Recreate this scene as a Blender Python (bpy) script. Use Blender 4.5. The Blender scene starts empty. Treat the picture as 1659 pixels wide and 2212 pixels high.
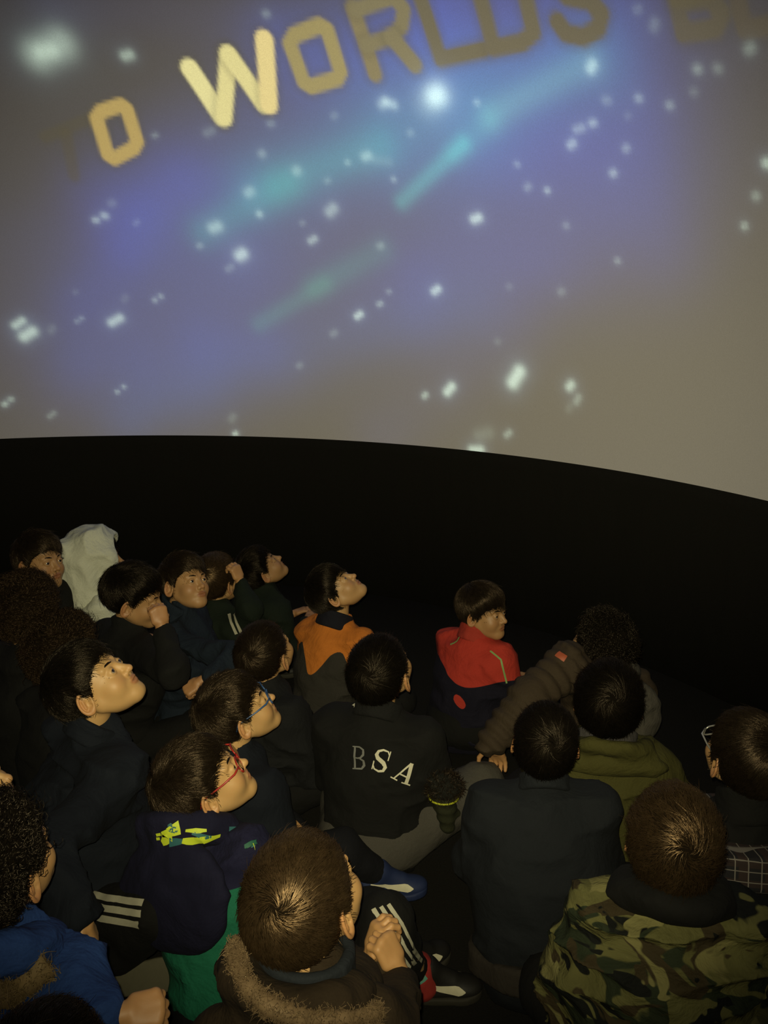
import bpy, math, random
import numpy as np
from mathutils import Vector, Matrix
from mathutils.bvhtree import BVHTree
random.seed(7); rng = np.random.default_rng(7)
C = bpy.context.scene.collection
SC = bpy.context.scene

# ------------------------------------------------------------------ camera, world, light, exposure
cam = bpy.data.cameras.new('camera'); camo = bpy.data.objects.new('camera', cam); C.objects.link(camo)
cam.sensor_fit = 'VERTICAL'; cam.sensor_height = 36.0; cam.sensor_width = 27.0
cam.lens = 36.0 * 1805.0 / 2212.0
camo.location = (0, 0, 1.56); camo.rotation_euler = (math.radians(90 - 14), 0, 0)
cam.clip_start = 0.02
SC.camera = camo
w = bpy.data.worlds.new('world'); SC.world = w; w.use_nodes = True
w.node_tree.nodes['Background'].inputs[0].default_value = (0, 0, 0, 1)
SC.view_settings.view_transform = 'Standard'; SC.view_settings.look = 'None'
SC.view_settings.exposure = 0.0; SC.view_settings.gamma = 1.0
SC.view_settings.use_curve_mapping = False
SC.cycles.max_bounces = 5; SC.cycles.diffuse_bounces = 3; SC.cycles.glossy_bounces = 2; SC.cycles.transmission_bounces = 4
# the small LED flash of the phone that took the photograph, a few centimetres from its lens
fl = bpy.data.lights.new('phone_flash', 'SPOT'); flo = bpy.data.objects.new('phone_flash', fl); C.objects.link(flo)
fl.energy = 192.0; fl.color = (1.0, 0.91, 0.56); fl.spot_size = math.radians(84); fl.spot_blend = 1.0
fl.shadow_soft_size = 0.006
flo.location = (-0.012, 0.0, 1.585); flo.rotation_euler = (math.radians(90 - 12), 0, 0)

# ------------------------------------------------------------------ materials
def mat(name):
    m = bpy.data.materials.new(name); m.use_nodes = True
    nt = m.node_tree; return m, nt, nt.nodes['Principled BSDF']
def node(nt, typ, **kw):
    n = nt.nodes.new(typ)
    for k, v in kw.items(): setattr(n, k, v)
    return n
def mixc(nt, fac, a, b):
    n = node(nt, 'ShaderNodeMix', data_type='RGBA')
    for sock, v in ((n.inputs[0], fac), (n.inputs[6], a), (n.inputs[7], b)):
        if isinstance(v, (int, float)): sock.default_value = v
        elif isinstance(v, tuple): sock.default_value = (*v, 1)
        else: nt.links.new(v, sock)
    return n.outputs[2]
def noise(nt, scale, detail=3, rough=.5, vec=None, dist=0):
    n = node(nt, 'ShaderNodeTexNoise'); n.inputs['Scale'].default_value = scale
    n.inputs['Detail'].default_value = detail; n.inputs['Roughness'].default_value = rough
    n.inputs['Distortion'].default_value = dist
    if vec is not None: nt.links.new(vec, n.inputs['Vector'])
    return n.outputs[0]
def ocoord(nt, scale=(1, 1, 1)):
    t = node(nt, 'ShaderNodeTexCoord'); mp = node(nt, 'ShaderNodeMapping'); mp.inputs['Scale'].default_value = scale
    nt.links.new(t.outputs['Object'], mp.inputs[0]); return mp.outputs[0]
def ramp(nt, fac, a, b):
    n = node(nt, 'ShaderNodeMapRange'); n.inputs[1].default_value = a; n.inputs[2].default_value = b
    nt.links.new(fac, n.inputs[0]); return n.outputs[0]
def bump(nt, p, h, strength, dist=.004):
    b = node(nt, 'ShaderNodeBump'); b.inputs['Strength'].default_value = strength; b.inputs['Distance'].default_value = dist
    nt.links.new(h, b.inputs['Height']); nt.links.new(b.outputs[0], p.inputs['Normal'])
def attr(nt, name):
    return node(nt, 'ShaderNodeAttribute', attribute_name=name).outputs['Fac']
CACHE = {}
def fabric(name, col, rough=.9, wr=.5, spec=.25, col2=None, trim=None, col3=None):
    if name in CACHE: return CACHE[name]
    m, nt, p = mat(name); v = ocoord(nt)
    n1 = noise(nt, 9, 4, .6, v, .6); n2 = noise(nt, 420, 2, .6, v)
    dark = tuple(c * .72 for c in col); base = mixc(nt, n2, dark, tuple(c * 1.25 for c in col))
    if col2:
        a = attr(nt, 'panel'); b2 = mixc(nt, n2, tuple(c * .75 for c in col2), tuple(c * 1.2 for c in col2))
        base = mixc(nt, ramp(nt, a, -.0008, .0008), base, b2)
        if trim:
            ab = node(nt, 'ShaderNodeMath', operation='ABSOLUTE'); nt.links.new(a, ab.inputs[0])
            base = mixc(nt, ramp(nt, ab.outputs[0], .0035, .0025), base, trim)
    nt.links.new(base, p.inputs['Base Color']); p.inputs['Roughness'].default_value = rough
    p.inputs['Specular IOR Level'].default_value = spec
    bump(nt, p, n1, wr, .02); CACHE[name] = m; return m
def camouflage():
    m, nt, p = mat('camouflage_cloth'); v = ocoord(nt, (1.0, 1.0, 1.9))
    base = (.115, .110, .038)
    a = mixc(nt, ramp(nt, noise(nt, 7.5, 2, .5, v, 1.2), .53, .55), base, (.021, .028, .014))
    mp = ocoord(nt, (1.15, .9, 2.3)); v2 = node(nt, 'ShaderNodeVectorMath', operation='ADD'); nt.links.new(mp, v2.inputs[0]); v2.inputs[1].default_value = (3.1, 5.2, 1.7)
    b = mixc(nt, ramp(nt, noise(nt, 8.5, 2, .5, v2.outputs[0], 1.0), .55, .57), a, (.040, .030, .014))
    v3 = node(nt, 'ShaderNodeVectorMath', operation='ADD'); nt.links.new(mp, v3.inputs[0]); v3.inputs[1].default_value = (9.1, 1.2, 4.7)
    c = mixc(nt, ramp(nt, noise(nt, 10, 2, .5, v3.outputs[0], 1.0), .58, .60), b, (.006, .007, .006))
    v4 = node(nt, 'ShaderNodeVectorMath', operation='ADD'); nt.links.new(mp, v4.inputs[0]); v4.inputs[1].default_value = (2.1, 8.2, 7.7)
    d = mixc(nt, ramp(nt, noise(nt, 7.5, 2, .5, v4.outputs[0], 1.0), .62, .64), c, (.19, .175, .066))
    nt.links.new(d, p.inputs['Base Color']); p.inputs['Roughness'].default_value = .85; p.inputs['Specular IOR Level'].default_value = .2
    bump(nt, p, noise(nt, 14, 4, .6, ocoord(nt, (1, 1, 2.2)), .8), .6, .02); return m
def plaid():
    m, nt, p = mat('plaid_cloth'); t = node(nt, 'ShaderNodeTexCoord'); sp = node(nt, 'ShaderNodeSeparateXYZ'); nt.links.new(t.outputs['Object'], sp.inputs[0])
    col = (.010, .009, .012)
    for ch, period, lo, c2 in ((0, .052, .60, (.030, .017, .015)), (2, .040, .62, (.026, .015, .014)), (0, .026, .90, (.20, .18, .16)), (2, .022, .90, (.20, .18, .16))):
        f = node(nt, 'ShaderNodeMath', operation='DIVIDE'); f.inputs[1].default_value = period; nt.links.new(sp.outputs[ch], f.inputs[0])
        g = node(nt, 'ShaderNodeMath', operation='FRACT'); nt.links.new(f.outputs[0], g.inputs[0])
        col = mixc(nt, ramp(nt, g.outputs[0], lo, lo + .03), col, c2)
    nt.links.new(col, p.inputs['Base Color']); p.inputs['Roughness'].default_value = .9
    return m
def skinmat(name, col):
    m, nt, p = mat(name); v = ocoord(nt)
    b = mixc(nt, noise(nt, 18, 3, .6, v), tuple(c * .86 for c in col), tuple(c * 1.1 for c in col))
    b = mixc(nt, attr(nt, 'red'), b, (col[0] * .9, col[1] * .55, col[2] * .5))
    b = mixc(nt, attr(nt, 'lip'), b, (col[0] * .80, col[1] * .60, col[2] * .62))
    nt.links.new(b, p.inputs['Base Color']); p.inputs['Roughness'].default_value = .52
    p.inputs['Subsurface Weight'].default_value = .12; p.inputs['Subsurface Radius'].default_value = (.012, .005, .003); p.inputs['Subsurface Scale'].default_value = .3
    bump(nt, p, noise(nt, 500, 2, .5, v), .08, .001); return m
def hairmat(name, col, rough=.38, spec=.5, sheen=None):
    m, nt, p = mat(name); v = ocoord(nt)
    b = mixc(nt, noise(nt, 45, 3, .6, v), tuple(c * .6 for c in col), tuple(c * 1.5 for c in col))
    nt.links.new(b, p.inputs['Base Color']); p.inputs['Roughness'].default_value = rough
    p.inputs['Specular IOR Level'].default_value = spec
    p.inputs['Specular Tint'].default_value = (1, .82, .6, 1)
    if sheen is not None:
        nt.links.new(mixc(nt, noise(nt, 70, 3, .6, v), tuple(c * .25 for c in sheen), tuple(c * 1.8 for c in sheen)), p.inputs['Base Color']); p.inputs['Metallic'].default_value = .65
    return m
def plain(name, col, rough=.6, spec=.4, metal=0, alpha=None):
    m, nt, p = mat(name); b = mixc(nt, noise(nt, 60, 3, .6, ocoord(nt)), tuple(c * .85 for c in col), tuple(c * 1.12 for c in col))
    nt.links.new(b, p.inputs['Base Color']); p.inputs['Roughness'].default_value = rough; p.inputs['Specular IOR Level'].default_value = spec
    p.inputs['Metallic'].default_value = metal
    if alpha is not None: p.inputs['Alpha'].default_value = alpha
    return m

# ------------------------------------------------------------------ mesh helpers
def np_mesh(name, V, Q, smooth=True):
    me = bpy.data.meshes.new(name); V = np.asarray(V, np.float32); Q = np.asarray(Q, np.int32)
    me.vertices.add(len(V)); me.vertices.foreach_set('co', V.ravel())
    k = Q.shape[1]; me.loops.add(Q.size); me.loops.foreach_set('vertex_index', Q.ravel())
    me.polygons.add(len(Q)); me.polygons.foreach_set('loop_start', np.arange(0, Q.size, k, dtype=np.int32))
    me.polygons.foreach_set('loop_total', np.full(len(Q), k, np.int32))
    if smooth: me.polygons.foreach_set('use_smooth', np.ones(len(Q), bool))
    me.update(calc_edges=True); return me
def fattr(me, name, vals):
    a = me.attributes.new(name, 'FLOAT', 'POINT'); a.data.foreach_set('value', np.asarray(vals, np.float32))
def link(name, me, m=None, parent=None, loc=None):
    o = bpy.data.objects.new(name, me); C.objects.link(o)
    if m is not None:
        ms = m if isinstance(m, list) else [m]
        for q in ms:
            if len(me.materials) < len(ms): me.materials.append(None)
        for i, q in enumerate(ms):
            o.material_slots[i].link = 'OBJECT'; o.material_slots[i].material = q
    if parent is not None: o.parent = parent
    if loc is not None: o.location = loc
    return o

TAB = rng.random((32, 32, 32)).astype(np.float32)
def vnoise(P):
    f = np.floor(P); t = (P - f).astype(np.float32); t = t * t * (3 - 2 * t); i = f.astype(np.int32) & 31; j = (i + 1) & 31
    x0, y0, z0 = i.T; x1, y1, z1 = j.T; a, b, c = t.T
    def L(u, v, s): return u + (v - u) * s
    return L(L(L(TAB[x0, y0, z0], TAB[x1, y0, z0], a), L(TAB[x0, y1, z0], TAB[x1, y1, z0], a), b),
             L(L(TAB[x0, y0, z1], TAB[x1, y0, z1], a), L(TAB[x0, y1, z1], TAB[x1, y1, z1], a), b), c) - .5
# signed distance primitives on (N,3) arrays
A3 = lambda v: np.array(v, np.float32)
def nrm(x): return np.sqrt((x * x).sum(1))
def sph(P, c, r): return nrm(P - A3(c)) - r
def ell(P, c, r):
    q = P - A3(c); r = A3(r); k0 = nrm(q / r); k1 = nrm(q / (r * r)) + 1e-6; return k0 * (k0 - 1) / k1
def rc(P, a, b, ra, rb):
    a = A3(a); b = A3(b); ab = b - a; t = np.clip(((P - a) @ ab) / max(float(ab @ ab), 1e-9), 0, 1)
    return nrm(P - a - t[:, None] * ab) - (ra + (rb - ra) * t)
def smin(a, b, k):
    h = np.clip(.5 + .5 * (b - a) / k, 0, 1); return b + (a - b) * h - k * h * (1 - h)
def smax(a, b, k): return -smin(-a, -b, k)
def mesh_sdf(fn, lo, hi, h, B=6):
    lo = A3(lo); hi = A3(hi); nb = np.ceil((hi - lo) / h / B).astype(int) + 1; n = nb * B
    g = [lo[i] + (np.arange(nb[i]) * B + (B - 1) / 2) * h for i in range(3)]
    X = np.stack(np.meshgrid(*g, indexing='ij'), -1).reshape(-1, 3).astype(np.float32)
    Fc = fn(X).reshape(nb)
    F = np.repeat(np.repeat(np.repeat(Fc, B, 0), B, 1), B, 2).astype(np.float32)
    act = np.argwhere(np.abs(Fc) < B * h * .866 * 1.35 + 2 * h)
    off = np.stack(np.meshgrid(*[np.arange(B)] * 3, indexing='ij'), -1).reshape(-1, 3)
    idx = (act[:, None, :] * B + off[None]).reshape(-1, 3)
    for s in range(0, len(idx), 400000):
        ii = idx[s:s + 400000]; F[ii[:, 0], ii[:, 1], ii[:, 2]] = fn((lo + ii * h).astype(np.float32))
    S = F < 0
    c8 = [(i, j, k) for i in (0, 1) for j in (0, 1) for k in (0, 1)]
    sl = lambda A, o: A[o[0]:A.shape[0] - 1 + o[0], o[1]:A.shape[1] - 1 + o[1], o[2]:A.shape[2] - 1 + o[2]]
    cnt = sum(sl(S, o).astype(np.int8) for o in c8); cells = np.argwhere((cnt > 0) & (cnt < 8))
    acc = np.zeros((len(cells), 3)); m = np.zeros(len(cells))
    for a in c8:
        for ax in range(3):
            if a[ax]: continue
            b = list(a); b[ax] = 1
            fa = F[cells[:, 0] + a[0], cells[:, 1] + a[1], cells[:, 2] + a[2]]; fb = F[cells[:, 0] + b[0], cells[:, 1] + b[1], cells[:, 2] + b[2]]
            x = (fa < 0) != (fb < 0); t = np.where(x, fa / np.where(x, fa - fb, 1), 0)
            p = np.tile(np.array(a, float), (len(cells), 1)); p[:, ax] = t
            acc[x] += p[x]; m += x
    V = lo + (cells + acc / m[:, None]) * h
    ID = np.full(np.array(F.shape) - 1, -1, np.int32); ID[tuple(cells.T)] = np.arange(len(cells))
    Q = []
    for ax, (u, v) in enumerate(((1, 2), (2, 0), (0, 1))):
        s0 = [slice(1, -1)] * 3; s1 = [slice(1, -1)] * 3; s0[ax] = slice(0, -1); s1[ax] = slice(1, None)
        d = S[tuple(s0)] != S[tuple(s1)]; e = np.argwhere(d)
        o = np.ones(3, int); o[ax] = 0; e = e + o
        ins = S[tuple(e.T)]
        def cid(du, dv):
            q = e.copy(); q[:, u] += du; q[:, v] += dv; return ID[tuple(q.T)]
        qd = np.stack([cid(-1, -1), cid(0, -1), cid(0, 0), cid(-1, 0)], 1)
        qd[~ins] = qd[~ins][:, ::-1]; Q.append(qd)
    Q = np.concatenate(Q); Q = Q[(Q >= 0).all(1)]
    return V, Q
def tube(pts, radii, sides=8):
    """closed tapering tube along a polyline"""
    pts = np.asarray(pts, float); n = len(pts); V = []; up = np.array([0.3, .2, 1.])
    for i in range(n):
        d = pts[min(i + 1, n - 1)] - pts[max(i - 1, 0)]; d /= np.linalg.norm(d) + 1e-9
        s = np.cross(d, up); s /= np.linalg.norm(s) + 1e-9; t = np.cross(s, d)
        for k in range(sides):
            a = 2 * math.pi * k / sides; V.append(pts[i] + radii[i] * (math.cos(a) * s + math.sin(a) * t))
    Q = [(i * sides + k, i * sides + (k + 1) % sides, (i + 1) * sides + (k + 1) % sides, (i + 1) * sides + k) for i in range(n - 1) for k in range(sides)]
    V += [pts[0], pts[-1]]; a, b = len(V) - 2, len(V) - 1
    Q += [(a, (k + 1) % sides, k, k) for k in range(0)]
    T = [(a, (k + 1) % sides, k) for k in range(sides)] + [(b, (n - 1) * sides + k, (n - 1) * sides + (k + 1) % sides) for k in range(sides)]
    return V, Q + T
def py_mesh(name, V, F, smooth=True):
    me = bpy.data.meshes.new(name); me.from_pydata([tuple(map(float, v)) for v in V], [], [tuple(int(i) for i in f) for f in F])
    if smooth: me.polygons.foreach_set('use_smooth', [True] * len(me.polygons))
    me.update(); return me

# ------------------------------------------------------------------ the dome and the hall
DC = np.array([-1.226, 1.603, 0.851]); DR = 3.0
# the projected picture, as directions from the dome's centre: soft bands, stars, lettering
BANDS = [  # a, b, half width, colour of the light added
 ((-0.0650, 0.9774, 0.2014), (0.6432, 0.6111, 0.4613), .175, (0,.020,.165)), ((0.0306, 0.9150, 0.4023), (0.4526, 0.7031, 0.5484), .10, (0,.012,.085)), ((-0.0412, 0.9982, 0.0434), (0.5320, 0.8119, 0.2405), .070, (0,.018,.085)),
 ((-0.0508, 0.9258, 0.3746), (0.0724, 0.9036, 0.4221), .07, (.004,.006,.075)), ((0.4967, 0.6405, 0.5858), (0.6698, 0.5116, 0.5381), .09, (.004,.012,.13)), ((0.2853, 0.7622, 0.5811), (0.4512, 0.6740, 0.5849), .075, (0,.014,.11)),
 ((0.2099, 0.8832, 0.4195), (0.6595, 0.5482, 0.5143), .055, (0,.065,.065)), ((0.4358, 0.8128, 0.3866), (0.5191, 0.7250, 0.4526), .014, (.015,.15,.095)), ((0.5106, 0.7366, 0.4436), (0.5524, 0.6852, 0.4747), .02, (.006,.06,.035)),
 ((0.5518, 0.6814, 0.4809), (0.6532, 0.5561, 0.5138), .022, (.035,.10,.05)), ((0.1908, 0.9607, 0.2018), (0.3084, 0.9130, 0.2671), .017, (.006,.05,.02)), ((0.2924, 0.9193, 0.2635), (0.4054, 0.8566, 0.3192), .024, (.004,.05,.02)),
 ((0.1083, 0.9293, 0.3530), (0.2554, 0.8718, 0.4180), .03, (0,.08,.04)), ((0.2403, 0.8758, 0.4185), (0.4022, 0.7922, 0.4591), .032, (0,.075,.045)),
 ((0.4607, 0.8458, 0.2692), (0.7464, 0.5865, 0.3144), .085, (.002,.006,.065)), ((0.6210, 0.6448, 0.4456), (0.7272, 0.5483, 0.4129), .095, (.002,.008,.07)), ((-0.1140, 0.9638, 0.2410), (-0.0401, 0.9500, 0.3097), .055, (0,.004,.06)),
 ((0.1573, 0.9170, 0.3666), (0.5199, 0.7306, 0.4427), .09, (0,.012,.045)), ((0.5259, 0.7735, 0.3537), (0.6634, 0.6332, 0.3986), .11, (0,.004,.04)), ((-0.1136, 0.9841, 0.1365), (0.1882, 0.9687, 0.1617), .06, (0,.006,.05)),
 ((-0.0426, 0.7666, 0.6407), (0.2350, 0.7575, 0.6090), .05, (.004,.006,.028)), ((0.4091, 0.9122, 0.0219), (0.5999, 0.7731, 0.2061), .07, (.002,.005,.035)), ((0.5157, 0.6986, 0.4959), (0.4291, 0.7724, 0.4682), .09, (0,.04,.03))]
STARS = [  # two ends (the same for a round star), radius, strength
 ((-0.0920, 0.8041, 0.5873), (-0.0585, 0.7985, 0.5992), .036, .42), ((-0.0876, 0.8023, 0.5905), (-0.0729, 0.8027, 0.5919), .018, .25), ((0.0309, 0.8091, 0.5868), (0.0382, 0.8077, 0.5883), .012, .42), ((0.4787, 0.7134, 0.5118), (0.4811, 0.7113, 0.5125), .024, .85), ((0.4698, 0.7235, 0.5058), (0.4846, 0.7070, 0.5150), .032, .2), ((0.4123, 0.7527, 0.5133), (0.4221, 0.7501, 0.5091), .011, .4), ((0.4057, 0.7579, 0.5108), (0.4090, 0.7550, 0.5126), .012, .3),
 ((0.6549, 0.5594, 0.5081), (0.6560, 0.5554, 0.5112), .011, .5), ((0.1660, 0.9345, 0.3149), (0.1711, 0.9326, 0.3178), .016, .62), ((0.1428, 0.9454, 0.2929), (0.1497, 0.9430, 0.2973), .009, .14), ((0.1247, 0.9254, 0.3578), (0.1330, 0.9232, 0.3606), .015, .38), ((0.1903, 0.8925, 0.4088), (0.1945, 0.8905, 0.4114), .013, .28), ((0.3223, 0.8681, 0.3775), (0.3285, 0.8635, 0.3826), .014, .36),
 ((0.2720, 0.8576, 0.4365), (0.2735, 0.8565, 0.4377), .012, .25), ((0.3799, 0.8084, 0.4495), (0.3848, 0.8053, 0.4510), .011, .34), ((0.3952, 0.8037, 0.4449), (0.4159, 0.7956, 0.4405), .012, .08), ((0.2055, 0.9029, 0.3774), (0.2064, 0.9025, 0.3781), .009, .34), ((0.5410, 0.7617, 0.3565), (0.5472, 0.7563, 0.3586), .011, .66), ((0.4882, 0.8347, 0.2548), (0.4938, 0.8301, 0.2590), .010, .6), ((0.3632, 0.9065, 0.2152), (0.3695, 0.9029, 0.2198), .009, .6),
 ((0.2888, 0.8967, 0.3353), (0.2960, 0.8929, 0.3394), .009, .38), ((-0.0718, 0.9764, 0.2038), (-0.0563, 0.9757, 0.2118), .012, .52), ((-0.2317, 0.9521, 0.1996), (-0.2193, 0.9533, 0.2075), .011, .5), ((-0.2210, 0.9584, 0.1805), (-0.2063, 0.9600, 0.1892), .015, .6), ((0.0083, 0.9703, 0.2418), (0.0092, 0.9701, 0.2426), .007, .26), ((0.0197, 0.9683, 0.2488), (0.0205, 0.9683, 0.2488), .007, .26), ((-0.0704, 0.9262, 0.3703), (-0.0673, 0.9262, 0.3710), .008, .36), ((-0.0547, 0.9244, 0.3774), (-0.0517, 0.9246, 0.3774), .009, .36), ((-0.0389, 0.9177, 0.3954), (-0.0356, 0.9172, 0.3968), .01, .1),
 ((0.6104, 0.7834, 0.1168), (0.6184, 0.7743, 0.1340), .017, .8), ((0.5131, 0.8531, 0.0946), (0.5201, 0.8477, 0.1042), .012, .72), ((0.4760, 0.8753, 0.0853), (0.4789, 0.8734, 0.0886), .008, .42), ((0.6850, 0.7193, 0.1158), (0.6870, 0.7167, 0.1195), .011, .6), ((0.6951, 0.7127, 0.0945), (0.6974, 0.7094, 0.1017), .009, .24), ((0.6862, 0.7228, 0.0822), (0.6882, 0.7203, 0.0867), .010, .07), ((0.5546, 0.8321, 0.0014), (0.5674, 0.8235, 0.0029), .012, .62), ((0.5646, 0.8249, 0.0272), (0.5784, 0.8151, 0.0325), .018, .10), ((0.6050, 0.7956, 0.0317), (0.6095, 0.7919, 0.0368), .008, .3),
 ((0.1342, 0.9910, 0.0034), (0.1369, 0.9906, 0.0052), .007, .5), ((0.1294, 0.9911, 0.0307), (0.1331, 0.9904, 0.0359), .011, .10), ((0.2184, 0.8597, 0.4617), (0.2201, 0.8587, 0.4629), .010, .2), ((0.2354, 0.8335, 0.4998), (0.2399, 0.8317, 0.5008), .008, .15), ((0.1343, 0.8603, 0.4918), (0.1437, 0.8569, 0.4951), .010, .12), ((0.0499, 0.8705, 0.4896), (0.0546, 0.8692, 0.4914), .006, .16), ((0.3191, 0.8493, 0.4205), (0.3229, 0.8470, 0.4222), .007, .14), ((0.4229, 0.8044, 0.4171), (0.4236, 0.8038, 0.4177), .007, .25), ((0.4017, 0.8562, 0.3248), (0.4046, 0.8544, 0.3261), .009, .18), ((0.4151, 0.8734, 0.2546), (0.4181, 0.8716, 0.2560), .006, .18), ((0.3999, 0.8860, 0.2348), (0.4037, 0.8836, 0.2370), .007, .3),
 ((0.3202, 0.9290, 0.1855), (0.3251, 0.9267, 0.1887), .009, .14), ((0.2581, 0.9574, 0.1294), (0.2615, 0.9561, 0.1319), .008, .13), ((-0.0770, 0.9938, 0.0802), (-0.0761, 0.9938, 0.0810), .006, .3), ((-0.0645, 0.9939, 0.0894), (-0.0636, 0.9939, 0.0902), .006, .3), ((-0.2701, 0.9609, 0.0613), (-0.2677, 0.9615, 0.0629), .007, .38), ((-0.2594, 0.9632, 0.0701), (-0.2571, 0.9638, 0.0709), .007, .3), ((-0.1985, 0.9794, 0.0373), (-0.1900, 0.9808, 0.0439), .007, .16), ((0.6488, 0.6249, 0.4343), (0.6514, 0.6207, 0.4363), .009, .38), ((0.6523, 0.6098, 0.4502), (0.6578, 0.6032, 0.4512), .009, .26), ((0.6669, 0.5911, 0.4537), (0.6691, 0.5882, 0.4542), .008, .34), ((0.6981, 0.5964, 0.3962), (0.6993, 0.5945, 0.3970), .008, .35), ((0.7055, 0.5703, 0.4208), (0.7065, 0.5682, 0.4220), .008, .24),
 ((0.6300, 0.6742, 0.3854), (0.6310, 0.6730, 0.3858), .007, .36), ((0.6058, 0.6928, 0.3913), (0.6077, 0.6899, 0.3933), .008, .2), ((0.5900, 0.6889, 0.4211), (0.5911, 0.6880, 0.4210), .007, .2), ((0.6578, 0.6722, 0.3398), (0.6588, 0.6710, 0.3403), .008, .16), ((0.7057, 0.5310, 0.4691), (0.7068, 0.5294, 0.4692), .008, .25), ((0.7340, 0.5035, 0.4558), (0.7350, 0.5019, 0.4559), .008, .22), ((0.6759, 0.5641, 0.4742), (0.6782, 0.5618, 0.4738), .009, .16), ((0.7468, 0.4581, 0.4821), (0.7477, 0.4566, 0.4821), .009, .22), ((0.7614, 0.4379, 0.4780), (0.7624, 0.4366, 0.4776), .009, .14), ((0.7775, 0.3992, 0.4858), (0.7785, 0.3962, 0.4867), .010, .18),
 ((0.8192, 0.4273, 0.3825), (0.8197, 0.4261, 0.3828), .009, .5), ((0.8208, 0.4499, 0.3519), (0.8213, 0.4487, 0.3523), .008, .24), ((0.8205, 0.4723, 0.3221), (0.8209, 0.4710, 0.3230), .007, .32), ((0.7200, 0.6298, 0.2915), (0.7209, 0.6285, 0.2920), .007, .22), ((0.6621, 0.7056, 0.2524), (0.6637, 0.7037, 0.2537), .009, .14), ((0.5953, 0.7601, 0.2605), (0.5965, 0.7587, 0.2618), .008, .09), ((0.7498, 0.4728, 0.4629), (0.7507, 0.4712, 0.4630), .008, .1), ((0.2457, 0.7438, 0.6216), (0.2485, 0.7423, 0.6223), .008, .18), ((-0.1314, 0.9698, 0.2056), (-0.1297, 0.9698, 0.2063), .006, .16), ((-0.1227, 0.9697, 0.2111), (-0.1210, 0.9698, 0.2119), .006, .18), ((0.4455, 0.7599, 0.4734), (0.4474, 0.7582, 0.4743), .008, .15), ((0.5324, 0.6848, 0.4975), (0.5335, 0.6837, 0.4979), .007, .26), ((0.3528, 0.8239, 0.4435), (0.3543, 0.8227, 0.4446), .007, .22), ((0.2757, 0.8905, 0.3620), (0.2781, 0.8892, 0.3634), .007, .13), ((0.0973, 0.9389, 0.3301), (0.0999, 0.9381, 0.3315), .008, .18), ((0.5848, 0.7913, 0.1783), (0.5860, 0.7901, 0.1798), .008, .09), ((-0.1761, 0.9659, 0.1898), (-0.1721, 0.9655, 0.1953), .010, .08), ((-0.1254, 0.9588, 0.2549), (-0.1236, 0.9586, 0.2565), .007, .06), ((-0.0055, 0.9310, 0.3649), (-0.0001, 0.9294, 0.3691), .006, .1), ((-0.0447, 0.9691, 0.2426), (-0.0408, 0.9681, 0.2473), .009, .07), ((0.3342, 0.7971, 0.5029), (0.3371, 0.7946, 0.5049), .008, .12), ((0.7023, 0.4765, 0.5289), (0.7026, 0.4731, 0.5315), .010, .12), ((0.6841, 0.4825, 0.5470), (0.6857, 0.4794, 0.5478), .008, .1), ((0.7001, 0.5514, 0.4537), (0.7010, 0.5493, 0.4548), .007, .08)]
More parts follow.
